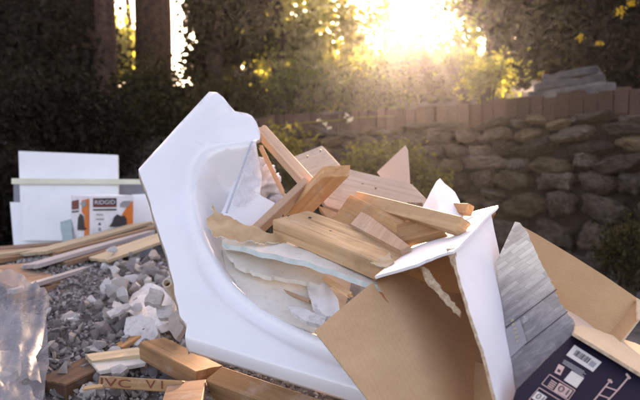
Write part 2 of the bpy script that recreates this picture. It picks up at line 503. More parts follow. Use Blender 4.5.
M['plasticw'] = plain('white_plastic', (.76, .77, .80), (.82, .83, .85), 4, .35, .5, .05)

# ------------------------------------------------------------------ terrain
WL = [Vector((3.4, 2.9)), Vector((2.25, 4.05)), Vector((1.2, 5.1)), Vector((.1, 6.0)), Vector((-1.2, 6.7)), Vector((-3.4, 7.4)), Vector((-9, 8.4)), Vector((-25, 9.5))]  # plan line of the wall face, near to far
WTOP = 1.19
def wall_d(x, y):
    """signed distance behind the wall line (positive: behind)"""
    best = 1e9; sg = 1
    pts = [WL[0] + (WL[0] - WL[1]) * 8] + WL
    for a, b in zip(pts[:-1], pts[1:]):
        ab = b - a; tt = max(0, min(1, ((x - a.x) * ab.x + (y - a.y) * ab.y) / ab.length_squared))
        q = a + ab * tt; dd = math.hypot(x - q.x, y - q.y)
        if dd < best:
            best = dd; sg = 1 if (ab.x * (y - a.y) - ab.y * (x - a.x)) < 0 else -1
    return best * sg

def mound(x, y):
    """the debris heap"""
    s = .20 + .21 * (min(max(y, .6), 2.45) - 1.5)
    s += .02 * math.sin(x * 5 + y * 3)
    fx = 1.0
    if x < -1.0: fx = max(0.0, 1 - ((-1.0 - x) / .9) ** 2)
    if x > .45: fx = max(0.0, 1 - ((x - .45) / .6) ** 2)
    fy = 1.0
    if y > 2.6: fy = max(0.0, 1 - ((y - 2.6) / .9) ** 2)
    if y < .9: fy = max(0.0, 1 - ((.9 - y) / .9) ** 2)
    return s * fx * fy

def ground_z(x, y):
    d = wall_d(x, y)
    low = .03 * mnoise.noise(Vector((x * .8, y * .8, 0)))
    hi = WTOP + .02 + .045 * max(0, d - .3) + .17 * max(0, min(d, 9) - 1.6) + .06 * mnoise.noise(Vector((x * .5, y * .5, 3)))
    k = min(1, max(0, (d - .10) / .16))
    return low * (1 - k) + hi * k + mound(x, y)

def build_ground():
    xs = sorted(set([round(v, 3) for v in list(np.arange(-4, 5, .12)) + list(np.arange(-40, -4, 1.5)) + list(np.arange(5, 41, 1.5)) + [-150., -80., 80., 150.]]))
    ys = sorted(set([round(v, 3) for v in list(np.arange(-1, 9.5, .12)) + list(np.arange(9.5, 50, 1.5)) + list(np.arange(-20, -1, 1.5)) + [-150., -60., 90., 200.]]))
    V = [(x, y, ground_z(x, y)) for y in ys for x in xs]
    nx = len(xs); FF = []
    for j in range(len(ys) - 1):
        for i in range(nx - 1):
            a = j * nx + i; FF.append([a, a + 1, a + nx + 1, a + nx])
    me = mesh('ground', V, FF, True)
    return tag(link('ground', me, mat=M['dirt']), 'bare brown dirt ground under the debris heap and garden', None, kind='structure')
build_ground()

def zg(x, y): return ground_z(x, y)

# ------------------------------------------------------------------ stone wall
def rock_mesh(name, seed, sub=2, rough=.25, box=.55):
    bm = bmesh.new(); bmesh.ops.create_icosphere(bm, subdivisions=sub, radius=1.0)
    for v in bm.verts:
        d = v.co.normalized()
        q = Vector([math.copysign(abs(c) ** box, c) for c in d])
        q = q.lerp(d, .35)
        f = 1 + rough * mnoise.noise(d * 1.3 + Vector((seed * 7.1, seed * 3.3, seed))) + rough * .45 * mnoise.noise(d * 3.0 + Vector((seed, seed * 5, 1))) + rough * .16 * mnoise.noise(d * 8 + Vector((seed, 2, seed)))
        v.co = q * f * .62
    me = bpy.data.meshes.new(name); bm.to_mesh(me); bm.free(); me.shade_smooth(); return me

def build_wall():
    root = empty('stone_retaining_wall', (WL[1].x, WL[1].y, 0))
    tag(root, 'dry stacked brown fieldstone retaining wall behind the debris', 'wall')
    rocks = [rock_mesh('stone', i + 1, 3, .5, .46) for i in range(9)]
    for i, me in enumerate(rocks): me.materials.append(M['stone_ochre'] if i in (2, 6) else M['stone'])
    pts = WL[:5]; start = WL[0]
    segs = []; acc = 0
    for a, b in zip(pts[:-1], pts[1:]):
        segs.append((acc, (b - a).length, a, b)); acc += (b - a).length
    def at(s):
        for s0, L, a, b in segs:
            if s <= s0 + L: break
        d = (b - a).normalized()
        return a + d * (s - s0), d
    rr = random.Random(3)
    z = -.06; row = 0; count = 0
    while z < WTOP - .05:
        h = (.27, .22, .19, .15, .13, .12, .11, .12, .11, .12)[min(row, 9)] * rr.uniform(.92, 1.1)
        if z + h > WTOP: h = WTOP - z
        s = rr.uniform(-.2, 0) + .2
        while s < acc - .3 and count < 298:
            wdt = rr.choice([rr.uniform(.10, .18), rr.uniform(.18, .30), rr.uniform(.28, .46)]) if h < .2 else rr.uniform(.2, .42)
            subs = [(0, h)]
            if h > .16 and wdt < .3 and rr.random() < .4: 
                f = rr.uniform(.35, .65); subs = [(0, h * f), (h * f, h * (1 - f))]
            for oz, hh in subs:
                p, d = at(min(acc - .01, s + wdt / 2))
                nrm = Vector((d.y, -d.x)) if False else Vector((-d.y, d.x))
                zc = z + oz + hh / 2 + rr.uniform(-.028, .028)
                # front of the wall is on the camera's side; it leans back a little
                front = -1 if (Vector((0, 0)) - p).dot(nrm) < 0 else 1
                nn = nrm * front
                back = .12 * zc + rr.uniform(-.03, .03)
                c = p - nn * back
                ang = math.atan2(d.y, d.x)
                dep = rr.uniform(.30, .36)
                Mx = Matrix.Translation((c.x, c.y, zc)) @ Matrix.Rotation(ang, 4, 'Z') @ Matrix.Rotation(rr.uniform(-.28, .28), 4, 'Y') @ Matrix.Rotation(rr.uniform(-.2, .2), 4, 'Z') @ Matrix.Rotation(rr.choice([0, math.pi]), 4, 'X') @ Matrix.Diagonal((wdt * .64, dep * .5 * rr.uniform(.85, 1.2), hh * .70, 1))
                link('stone', rocks[rr.randrange(9)], Mx, root); count += 1
            s += wdt
        z += h; row += 1
    # earth and mortar packed behind the stones
    V = []; FF = []
    N = 60
    for i in range(N + 1):
        p, d = at(acc * i / N * .999)
        nrm = Vector((-d.y, d.x)); nn = nrm * (-1 if (Vector((0, 0)) - p).dot(nrm) < 0 else 1)
        for zz in (-.15, WTOP - .04):
            c = p - nn * (.07 + .12 * zz); V.append((c.x, c.y, zz))
        for zz in (WTOP - .04, -.15):
            c = p - nn * (.45 + .12 * zz); V.append((c.x, c.y, zz))
    for i in range(N):
        a = i * 4
        for k in range(4):
            FF.append([a + k, a + (k + 1) % 4, a + 4 + (k + 1) % 4, a + 4 + k])
    me = mesh('earth_packing', V, FF); fix_normals(me)
    link('earth_packing', me, None, root, M['soil'])
    # brick edging on top
    br = empty('brick_edging', (WL[1].x, WL[1].y, WTOP)); tag(br, 'row of upright red bricks edging the top of the stone wall', 'brick edging')
    bm = bmesh.new(); bmesh.ops.create_cube(bm, size=1.0); bmesh.ops.bevel(bm, geom=bm.edges[:], offset=.04, segments=1, affect='EDGES')
    me = bpy.data.meshes.new('brick'); bm.to_mesh(me); bm.free(); me.materials.append(M['brick'])
    s = .3
    while s < acc - .4:
        p, d = at(s); nrm = Vector((-d.y, d.x)); nn = nrm * (-1 if (Vector((0, 0)) - p).dot(nrm) < 0 else 1)
        c = p - nn * (.17 + rr.uniform(-.008, .008))
        Mx = Matrix.Translation((c.x, c.y, WTOP + .075 + rr.uniform(-.022, .018))) @ Matrix.Rotation(math.atan2(d.y, d.x), 4, 'Z') @ Matrix.Rotation(rr.uniform(-.05, .05), 4, 'Y') @ Matrix.Diagonal((.096 + rr.uniform(-.006, .004), .062, .19, 1))
        link('brick', me, Mx, br); s += .104
build_wall()

# ------------------------------------------------------------------ vegetation
SUN_Q = P(380, 190, 1.0)           # the gap between the trees that lets the sun in passes through here
SHRUB_Q = P(487, 78, 5.9)
def sun_gap(c, r0=.24, r1=.9):
    q = c - np.array(SUN_Q); s = np.array(SUN_DIR)
    along = q @ s; d = np.linalg.norm(q - along[:, None] * s, axis=1)
    keep = np.clip((d - r0) / (r1 - r0), 0.03, 1)
    q = c - np.array(SHRUB_Q); al = q @ s; d2 = np.linalg.norm(q - al[:, None] * s, axis=1)
    keep = keep * np.where(al > .3, np.clip((d2 - .15) / .5, .12, 1), 1)
    return c[rng.random(len(c)) < keep]

def clumps(center, radii, K, n, spread, shell=.55):
    u = rng.normal(size=(K, 3)); u /= np.linalg.norm(u, axis=1)[:, None]
    r = (shell + (1 - shell) * rng.random((K, 1))) * rng.random((K, 1)) ** .25
    cc = np.array(center) + u * r * np.array(radii)
    pts = np.repeat(cc, n, axis=0) + rng.normal(size=(K * n, 3)) * spread * np.repeat(rng.uniform(.6, 1.3, (K, 1)), n, axis=0)
    return cc, pts

def tree(name, label, cat, base, height, tr, crowns, leaf, mat, bark='bark', group=None, K=60, n=60, spread=.22, gap=True, lean=(0, 0), stems=1, limbs=14, low=None):
    """trunk, limbs and a crown of single leaves; crowns: list of (centre, radii)"""
    x, y = base; z0 = zg(x, y) - .08
    root = empty(name, (x, y, z0)); tag(root, label, cat, group)
    allp = []; tp = []
    tops = []
    for s in range(stems):
        ox, oy = (0, 0) if stems == 1 else (rng.uniform(-.15, .15), rng.uniform(-.15, .15))
        pts = []; rad = []
        for i in range(9):
            f = i / 8
            pts.append((x + ox * (1 + 2 * f) + lean[0] * f + .06 * math.sin(f * 5 + s), y + oy * (1 + 2 * f) + lean[1] * f + .05 * math.cos(f * 4 + s), z0 + height * f))
            rad.append(tr * (1.25 - .25 * min(1, f * 6)) * (1 - .72 * f) / (1 if stems == 1 else 1.6))
        tp.append(tube(pts, rad, 12)); tops.append(pts)
    for ci, (c, r) in enumerate(crowns):
        cc, pts = clumps(c, r, K, n, spread)
        allp.append(pts)
        for q in cc[:: max(1, len(cc) // max(1, limbs))]:
            tpz = tops[ci % len(tops)]
            k = min(range(len(tpz)), key=lambda i: abs(tpz[i][2] - (q[2] - .35 * np.linalg.norm(np.array(q[:2]) - np.array(tpz[i][:2])))))
            a = Vector(tpz[k]); b = Vector(q); mid = a.lerp(b, .5) + Vector((0, 0, -.05 * (b - a).length))
            if gap:
                qq = np.array([list(mid), list(b)]) - np.array(SUN_Q); s_ = np.array(SUN_DIR); al = qq @ s_
                if np.linalg.norm(qq - al[:, None] * s_, axis=1).min() < .9: continue
            tp.append(tube([a, mid, b], [tr * .28, tr * .16, tr * .05], 6))
    v, f = merge(tp); me = mesh('trunk', v, f, True); link('trunk', me, None, root, M[bark])
    c = np.concatenate(allp)
    zz = zg(x, y)
    c = c[c[:, 2] > zz - .2]
    if gap: c = sun_gap(c)
    me = quads_mesh('crown', leaf_verts(c, leaf)); me.materials.append(M[mat])
    link('crown', me, None, root)
    return root

def W(px, py, d):
    p = P(px, py, d); return (p.x, p.y, p.z)
def Rr(px, d): return px * d / F

# dark evergreens on the left
def cr(px, py, d, rx, ry, rd=None):
    return (W(px, py, d), (Rr(rx, d), rd if rd else Rr(rx, d), Rr(ry, d)))
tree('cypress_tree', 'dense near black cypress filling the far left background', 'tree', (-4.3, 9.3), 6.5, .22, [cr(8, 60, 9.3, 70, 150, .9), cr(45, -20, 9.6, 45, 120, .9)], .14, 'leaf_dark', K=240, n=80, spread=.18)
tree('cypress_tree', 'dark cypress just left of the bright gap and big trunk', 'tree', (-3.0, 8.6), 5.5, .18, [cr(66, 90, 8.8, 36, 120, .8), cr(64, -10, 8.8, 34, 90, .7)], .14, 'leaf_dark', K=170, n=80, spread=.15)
# the straight big trunk
def big_trunk():
    a = W(152, 60, 10.0); x, y = a[0], a[1]; z0 = zg(x, y) - .1
    root = empty('redwood_tree', (x, y, z0)); tag(root, 'thick straight reddish brown trunk rising left of the tub', 'tree')
    pts = [(x + .03 * math.sin(i), y, z0 + i * .9) for i in range(12)]
    V, FF = tube(pts, [.36 if i == 0 else .285 - .006 * i for i in range(12)], 26)
    V = [v + Vector((v.x - x, v.y - y, 0)).normalized() * .016 * math.sin(13 * math.atan2(v.y - y, v.x - x)) for v in V]
    link('trunk', mesh('trunk', V, FF, True), None, root, M['bark'])
    cc, c = clumps((x, y, z0 + 10.2), (1.9, 1.9, 3.0), 130, 70, .25)
    br = [tube([(x, y, q[2] - .3), tuple(q)], [.05, .01], 5) for q in cc[::5]]
    v, f = merge(br); link('branches', mesh('branches', v, f, True), None, root, M['bark'])
    me = quads_mesh('crown', leaf_verts(sun_gap(c), .10)); me.materials.append(M['leaf_dark']); link('crown', me, None, root)
big_trunk()
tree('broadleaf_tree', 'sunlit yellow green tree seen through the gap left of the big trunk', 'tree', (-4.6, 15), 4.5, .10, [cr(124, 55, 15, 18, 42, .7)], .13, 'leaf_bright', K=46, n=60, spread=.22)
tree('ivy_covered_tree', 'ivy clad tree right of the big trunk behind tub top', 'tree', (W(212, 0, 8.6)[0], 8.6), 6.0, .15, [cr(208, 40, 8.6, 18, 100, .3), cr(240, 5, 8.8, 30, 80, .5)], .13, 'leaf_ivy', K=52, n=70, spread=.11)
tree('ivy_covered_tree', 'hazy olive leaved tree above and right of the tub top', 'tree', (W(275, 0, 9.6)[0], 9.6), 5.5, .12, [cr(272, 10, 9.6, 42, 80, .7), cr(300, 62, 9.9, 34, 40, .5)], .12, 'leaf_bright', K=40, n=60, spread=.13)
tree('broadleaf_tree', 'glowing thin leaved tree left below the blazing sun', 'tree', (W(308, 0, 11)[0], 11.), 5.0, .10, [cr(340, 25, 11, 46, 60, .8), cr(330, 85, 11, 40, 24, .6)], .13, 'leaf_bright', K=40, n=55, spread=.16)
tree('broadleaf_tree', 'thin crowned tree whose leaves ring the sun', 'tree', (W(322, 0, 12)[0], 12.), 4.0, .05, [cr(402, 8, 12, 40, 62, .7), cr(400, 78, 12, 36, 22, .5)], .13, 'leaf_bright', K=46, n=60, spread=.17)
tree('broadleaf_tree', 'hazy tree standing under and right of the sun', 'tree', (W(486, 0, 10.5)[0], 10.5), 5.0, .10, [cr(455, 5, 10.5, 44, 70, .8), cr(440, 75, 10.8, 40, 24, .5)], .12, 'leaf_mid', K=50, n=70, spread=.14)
tree('evergreen_tree', 'dark evergreen behind the stacked slabs at upper right', 'tree', (W(555, 0, 8.0)[0], 8.0), 5.0, .16, [cr(560, 10, 8.0, 62, 95, .9), cr(515, 0, 8.6, 46, 90, .8)], .13, 'leaf_ivy', K=85, n=80, spread=.12)
tree('evergreen_tree', 'blackish evergreen at the upper right edge', 'tree', (W(640, 0, 6.8)[0], 6.8), 4.6, .14, [cr(640, 20, 6.8, 48, 110, .7)], .08, 'leaf_dark', K=150, n=110, spread=.14)
tree('evergreen_tree', 'dark evergreen standing just past the right edge', 'tree', (W(735, 0, 7.2)[0], 7.2), 5.0, .16, [cr(735, 20, 7.2, 60, 120, .9)], .12, 'leaf_ivy', K=100, n=80, spread=.16)
for px, d, py2, lab in ((384, 16, 78, 'far trees beyond the sunlit centre of the garden'), (300, 17, 70, 'far trees filling gaps behind the hazy centre tree'), (470, 16, 65, 'far trees behind the sunlit shrub on the right'), (248, 15, 30, 'far trees behind the ivy clad tree'), (30, 14, 20, 'far dark trees behind the left cypresses'), (590, 13, 20, 'far dark trees behind the right evergreens')):
    tree('far_tree', lab, 'tree', (W(px, 0, d)[0], d), 4.5, .14, [cr(px, 92, d, 52, 22, 1.2)] + ([] if 250 < px < 500 else [cr(px, py2, d, 44, 26, 1.1)]), .18, 'leaf_mid' if 250 < px < 500 else 'leaf_dark', K=50, n=70, spread=.26, limbs=8)

for px, d, top, lab in ((318, 19, 40, 'distant hazy tree left of the sun'), (362, 20, 34, 'distant hazy tree just left below the sun'), (410, 21, 25, 'distant low hazy tree right under the sun'), (458, 20, 34, 'distant hazy tree just right of the sun'), (505, 19, 40, 'distant hazy tree behind the sunlit shrub')):
    tree('distant_tree', lab, 'tree', (W(px, 0, d)[0], d), Rr(130 - top, d) * .7, .3, [cr(px, (top + 110) / 2 + 8, d, 34, (110 - top) / 2, 1.2)], .20, 'leaf_mid', K=80, n=75, spread=.24, gap=False, limbs=10)

def bush(name, label, px, py, d, rx, ry, mat, leaf, K, n, spread, rd=None, gap=True, group=None, cat='shrub'):
    c, r = cr(px, py, d, rx, ry, rd)
    x, y = c[0], c[1]; z0 = zg(x, y) - .05
    root = empty(name, (x, y, z0)); tag(root, label, cat, group)
    cc, pts = clumps(c, r, K, n, spread, .3)
    st = []
    for q in cc[:: max(1, K // 16)]:
        b = Vector(q); a = Vector((x + (q[0] - x) * .15, y + (q[1] - y) * .15, z0)); st.append(tube([a, a.lerp(b, .5) + Vector((0, 0, .1)), b], [.014, .009, .004], 5))
    v, f = merge(st); link('stems', mesh('stems', v, f, True), None, root, M['twig'])
    z = np.array([zg(p[0], p[1]) for p in pts[::50]]).min() if len(pts) else 0
    pts = pts[pts[:, 2] > z - .05]
    if gap: pts = sun_gap(pts)
    me = quads_mesh('foliage', leaf_verts(pts, leaf)); me.materials.append(M[mat]); link('foliage', me, None, root)
    return root
bush('shrub', 'dark brown shrub mass below the big trunk', 158, 112, 7.6, 50, 42, 'leaf_ivy', .07, 150, 90, .14, .6)
bush('shrub', 'near black shrub behind the white boards', 60, 140, 6.6, 85, 62, 'leaf_dark', .07, 220, 100, .15, .5)
bush('shrub', 'black shrub at the far left edge beyond the panels', 0, 205, 5.2, 60, 48, 'leaf_dark', .06, 150, 100, .12, .4)
bush('shrub', 'dark shrub directly behind the upper part of the tub', 232, 118, 7.2, 48, 36, 'leaf_ivy', .065, 130, 80, .12, .5)
bush('shrub', 'brownish shrub with sun flecks behind the broken wood stick', 300, 95, 8.2, 50, 24, 'leaf_mid', .075, 80, 50, .10, .5)
bush('shrub', 'olive shrub along the wall top below the sun', 372, 96, 8.0, 40, 17, 'leaf_mid', .07, 60, 60, .12, .5)
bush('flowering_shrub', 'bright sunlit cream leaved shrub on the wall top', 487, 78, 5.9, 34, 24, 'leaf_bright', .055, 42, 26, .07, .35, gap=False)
bush('shrub', 'sparkling thin shrub between the sunlit shrub and the sun', 462, 42, 7.2, 26, 34, 'leaf_mid', .06, 50, 30, .1, .4)
bush('shrub', 'dark low plant at the foot of the wall on the right edge', 628, 255, 3.35, 20, 32, 'leaf_ivy', .03, 60, 40, .05, .12, gap=False)
bush('shrub', 'green ground plant between the wood scraps and the wall', 385, 165, 4.6, 46, 17, 'leaf_ground', .045, 80, 45, .06, .35, gap=False)
bush('shrub', 'yellow green plant seen behind the thin broken lath', 275, 160, 4.2, 34, 26, 'leaf_ground', .045, 80, 45, .06, .35, gap=False)
bush('shrub', 'weedy green plant left of the white plastic piece', 428, 188, 4.4, 26, 22, 'leaf_ground', .04, 46, 40, .05, .25, gap=False)

# yellow blossoms on the dark evergreens
def blossom(px, py, d, r, label):
    c = W(px, py, d); root = empty('yellow_blossom', c); tag(root, label, 'blossom', 'yellow blossoms at the upper right')
    p = np.array(c) + rng.normal(size=(16, 3)) * r * .8
    me = quads_mesh('petals', leaf_verts(p, .034, 1.2)); me.materials.append(M['flower_y']); link('petals', me, None, root)['kind'] = 'stuff'
    v, f = tube([c, (c[0] + .1, c[1] + .35, c[2] + .05)], [.006, .01], 5); link('stem', mesh('stem', v, f), None, root, M['twig'])
for a in ((620, 13, 5.6, .026, 'large yellow blossom near the top right corner'), (632, 3, 5.6, .022, 'yellow blossom in the top right corner itself'), (581, 38, 5.9, .022, 'left yellow blossom of the middle pair above slabs'), (600, 43, 5.9, .02, 'right yellow blossom of the middle pair above slabs')):
    blossom(*a)

# bent stalk with pale flowers
def stalk():
    pts = [W(268, 127, 5.3), W(285, 125, 5.25), W(312, 122, 5.2), W(340, 120, 5.2), W(362, 117, 5.25), W(395, 116, 5.5)]
    root = empty('flower_stalk', pts[0]); tag(root, 'thin yellow horizontal stalk with small pale flowers behind the wood', 'plant stalk')
    v, f = tube(pts, [.007, .0065, .006, .006, .005, .004], 6); link('stem', mesh('stem', v, f, True), None, root, M['leaf_ground'])
    for px, py in ((320, 120), (325, 124), (328, 128), (347, 116), (352, 119), (349, 122)):
        c = np.array(W(px, py, 5.15)); p = c + rng.normal(size=(8, 3)) * .009
        me = quads_mesh('flower', leaf_verts(p, .022, 1.2)); me.materials.append(M['flower_w']); link('flower', me, None, root)
stalk()

# stacked slabs on the wall
def slabs():
    for i, (x0, y0, x1, y1, d0, d1, th, lab) in enumerate(((528, 92, 616, 82, 5.25, 4.95, .12, 'lowest and longest grey slab on the wall top'), (534, 83, 604, 73, 5.35, 5.1, .07, 'middle grey slab of the stack on the wall'), (542, 75, 598, 65, 5.42, 5.2, .065, 'topmost grey slab of the stack on the wall'))):
        a, b = Vector(W(x0, y0, d0)), Vector(W(x1, y1, d1)); 
        pl = (b - a).normalized(); yv = Vector((-pl.y, pl.x, 0)).normalized() * .45
        rr = random.Random(i)
        k = 6; top = []
        for j in range(k + 1): top.append(a.lerp(b, j / k) + Vector((0, 0, rr.uniform(-.01, .01))) - yv * rr.uniform(-.02, .05))
        for j in range(k, -1, -1): top.append(a.lerp(b, j / k) + yv * rr.uniform(.9, 1.05))
        n = len(top); V = [tuple(p) for p in top] + [tuple(p - Vector((0, 0, th))) for p in top]
        FF = [list(range(n)), list(range(n, 2 * n))[::-1]] + [[(j + 1) % n, j, j + n, (j + 1) % n + n] for j in range(n)]
        me = mesh('flat_stone', V, FF); fix_normals(me)
        o = link('flat_stone', me, None, None, M['slab']); bevel(o, .012, 2); tag(o, lab, 'slab', 'stacked slabs on the wall')
slabs()

# ------------------------------------------------------------------ broken tub
def seg_sd(q, pl):
    """signed distance of a 2D point to a polyline (positive on its right, in picture axes)"""
    best = 1e9; sg = 1.0
    for a, b in zip(pl[:-1], pl[1:]):
        ab = b - a; t = max(0, min(1, (q - a).dot(ab) / ab.length_squared)); c = a + ab * t; d = (q - c).length
        if d < best:
            best = d; cr_ = ab.x * (q.y - a.y) - ab.y * (q.x - a.x); sg = -1.0 if cr_ > 0 else 1.0
    return best * sg

def sstep(a, b, x):
    t = max(0.0, min(1.0, (x - a) / (b - a))); return t * t * (3 - 2 * t)

def smooth_poly(pts, n=6):
    """Catmull-Rom through the points"""
    out = []
    for i in range(len(pts) - 1):
        p0 = Vector(pts[max(i - 1, 0)]); p1 = Vector(pts[i]); p2 = Vector(pts[i + 1]); p3 = Vector(pts[min(i + 2, len(pts) - 1)])
        for k in range(n):
            t = k / n
            out.append(.5 * ((2 * p1) + (p2 - p0) * t + (2 * p0 - 5 * p1 + 4 * p2 - p3) * t * t + (3 * p1 - p0 - 3 * p2 + p3) * t ** 3))
    out.append(Vector(pts[-1])); return out

TUB = Plane((213, 91, 1.75), (135, 170, 1.62), (365, 402, 1.12))
def build_tub():
    rim = smooth_poly([(275, 128), (258, 135), (243, 141), (222, 145), (206, 151), (197, 162), (192.5, 178), (193, 198), (198, 222), (209, 248), (229, 279), (258, 304), (296, 325), (340, 343), (420, 372)])
    soap = smooth_poly([(240, 94), (228, 100), (215, 107), (207, 118), (203, 134), (203, 150)])
    la, lb = Vector((213, 91)), Vector((135, 170)); ba, bb = Vector((180, 345)), Vector((365, 402))
    def ld(q, a, b):
        ab = (b - a).normalized(); return abs(ab.x * (q.y - a.y) - ab.y * (q.x - a.x))
    lv = []
    def h(x, y):
        q = Vector((x, y)); s = seg_sd(q, rim)
        z = -.10 * sstep(-1, 13, s) - .12 * sstep(8, 60, s) - .016 * sstep(-26, -12, s) + .008 * sstep(-9, -3, s)
        if y < 150:
            z -= .026 * sstep(-2, 6, seg_sd(q, soap)) * (1 - sstep(128, 141, y))
        e = ld(q, la, lb); z -= .006 * max(0, 1 - e / 4.0) ** 2
        e = ld(q, ba, bb); z -= .030 * max(0, 1 - e / 13.0) ** 2
        z -= .016 * max(0, 1 - abs(seg_sd(q, lv)) / 3.4)
        return z + .0015 * mnoise.noise(Vector((x * .03, y * .03, 0)))
    left = [(135, 170), (139, 181), (143, 190), (147, 203), (150, 214), (155, 228), (158, 240), (163, 256), (166, 270), (170, 284), (172, 295), (175, 307), (177, 318), (184, 326), (182, 336), (180, 345)]
    rr = random.Random(4)
    left = [left[0]] + [(x + rr.uniform(-.9, .9), y) for x, y in left[1:-1]] + [left[-1]]
    out = [(209, 91.5), (213, 90.6), (217, 92.3), (223, 97), (228, 102), (232, 104.5), (238, 105.5), (244, 106.5), (249, 109), (253, 114), (255.5, 121), (255.5, 130), (253, 142), (249, 154), (243, 170), (236, 187), (229, 202), (224, 213), (236, 232), (262, 254), (300, 280), (350, 312), (400, 340), (424, 360), (424, 420), (365, 402), (300, 382), (240, 363.5)]
    lv += [Vector(q) for q in left]
    out = out + left[::-1] + [(138, 167)]
    ex = []
    for o_ in (-1.5, 2.5, 6.5, 11, 16):
        for a, b in zip(rim[:-1], rim[1:]):
            t_ = (b - a).normalized(); ex.append(a + Vector((t_.y, -t_.x)) * -o_ * -1)
    for o_ in (1.5, 4, 7, 10.5, 14):
        for k in range(0, 60):
            q = ba.lerp(bb, k / 56); t_ = (bb - ba).normalized(); ex.append(q + Vector((t_.y, -t_.x)) * o_)
    for o_ in (1.5, 3.5, 6):
        for k in range(1, 36):
            q = la.lerp(lb, k / 36); t_ = (lb - la).normalized(); ex.append(q + Vector((t_.y, -t_.x)) * o_)
    for a, b in zip(lv[:-1], lv[1:]):
        t_ = (b - a).normalized()
        for k in range(4): ex.append(a.lerp(b, k / 4) + Vector((t_.y, -t_.x)) * 3.4)
    vs, fs = cdt_px(out, 4.0, ex)
    V = []
    for v in vs:
        q = TUB.Mi @ TUB.at(v.x, v.y); q.z = h(v.x, v.y); V.append(q)
    F2 = []
    for f in fs:
        if (V[f[1]] - V[f[0]]).cross(V[f[2]] - V[f[0]]).z < 0: f = f[::-1]
        F2.append(f)
    me = mesh('broken_bathtub', V, F2, True); me.materials.append(M['enamel']); me.materials.append(M['tubback'])
    for p in me.polygons:
        if all(abs(seg_sd(vs[i], lv)) < 3.7 for i in p.vertices): p.material_index = 1
    o = link('broken_bathtub', me, TUB.M)
    so_ = o.modifiers.new('thickness', 'SOLIDIFY'); so_.thickness = .009; so_.offset = -1; so_.material_offset = 1; so_.material_offset_rim = 1
    tag(o, 'large broken piece of glossy white bathtub leaning on the debris heap', 'bathtub')
build_tub()

def thing(o, label, cat, group=None): return tag(o, label, cat, group)

# aluminium trim along the tub's broken edge
o = board('metal_trim_strip', (251, 141, 1.60), (225.5, 212, 1.46), (253, 142, 1.60), .003, M['metal'], bev=0)
thing(o, 'thin shiny metal strip along the right edge of tub', 'metal strip')
# thin clear film hanging by it
pl = Plane((251, 140, 1.62), (229, 205, 1.50), (263, 180, 1.62))
o = sheet('clear_plastic_film', pl, jag([(253, 138), (257, 158), (262, 178), (257, 196), (246, 206), (232, 206), (238, 188), (247, 165)], 5, 1.6, 2), .0006, M['film_clear'], step=3, h=lambda x, y: .014 * mnoise.noise(Vector((x * .11, y * .11, 2))))
thing(o, 'crinkled clear plastic film beside the metal strip', 'plastic film')

# crumpled insulation
def lump(name, label, cat, px, py, d, r, mat, seed, amp=.5, sc=(1, 1, 1), sub=4, freq=2.4, rot=0):
    bm = bmesh.new(); bmesh.ops.create_icosphere(bm, subdivisions=sub, radius=1)
    for v in bm.verts:
        dn = v.co.normalized(); s = Vector((seed * 3.1, seed, -seed))
        f = 1 + amp * mnoise.noise(dn * freq + s) + amp * .7 * abs(mnoise.noise(dn * freq * 2.3 + s)) + amp * .3 * mnoise.noise(dn * freq * 5 + s)
        v.co = Vector((dn.x * sc[0], dn.y * sc[1], dn.z * sc[2])) * f * r
    me = bpy.data.meshes.new(name); bm.to_mesh(me); bm.free(); me.shade_smooth(); me.materials.append(mat)
    o = link(name, me, Matrix.Translation(P(px, py, d)) @ Matrix.Rotation(rot, 4, 'Y'))
    return tag(o, label, cat)
lump('insulation_wad', 'crumpled grey white insulation wad beside the tub edge', 'insulation', 259, 186, 1.78, .052, M['insul'], 1, .75, (1, .8, .75))
lump('insulation_wad', 'smaller curled insulation tuft by the thin broken lath', 'insulation', 262, 172, 1.84, .034, M['insul'], 2, .8, (.8, .8, 1))
lump('insulation_wad', 'low insulation tuft above the little white board', 'insulation', 273, 204, 1.80, .036, M['insul'], 5, .8, (1.2, .8, .7))

# white board lying behind the brown paper
pl = Plane((228, 186, 1.62), (272, 207, 1.60), (214, 226, 1.50))
o = sheet('white_board_offcut', pl, [(234, 181), (275, 203), (252, 232), (214, 228), (225, 205)], .008, M['whiteboard'], step=12)
thing(o, 'small white panel offcut between tub and wood scraps', 'panel')

# torn brown paper and gypsum boards in the tub
pl = Plane((207, 219, 1.43), (285, 238, 1.41), (219, 210, 1.47))
o = sheet('torn_drywall_paper', pl, jag([(206.5, 219), (211, 215.5), (213.5, 212), (211.2, 203.5), (215.5, 210.5), (219, 213.5), (229, 218), (241, 222), (262, 230), (286, 238.5), (287, 242), (262, 243), (248, 240), (242, 242), (236, 238), (228, 241), (220, 236), (213, 235), (211, 229), (207, 225)], 2.2, .9, 3), .0025, M['paper'], step=3, h=lambda x, y: .010 * mnoise.noise(Vector((x * .09, y * .12, 5))), back=M['gypsum'])
thing(o, 'torn brown paper facing curled over the tub rim', 'paper')
pl = Plane((222, 239, 1.46), (285, 240, 1.475), (362, 283, 1.20))
D1 = pl
def bend(x, y): return .012 * math.sin((x - 222) / 150 * 3.1) + .004 * mnoise.noise(Vector((x * .05, y * .05, 1)))
o = sheet('broken_drywall', pl, jag([(222, 241), (230, 236), (242, 233), (262, 237), (285, 240), (305, 247), (330, 259), (352, 269), (386, 279), (392, 287), (362, 282), (336, 275), (310, 268), (286, 262), (262, 256), (242, 249), (224, 243.5)], 5, .8, 5, which=[0, 1, 2, 3]), .012, M['gypsum'], step=5, h=bend, edge=M['gypsum_edge'])
thing(o, 'long broken drywall strip with pale blue green edge', 'drywall')
pl = Plane((225, 252, 1.485), (308, 274, 1.43), (330, 312, 1.305))
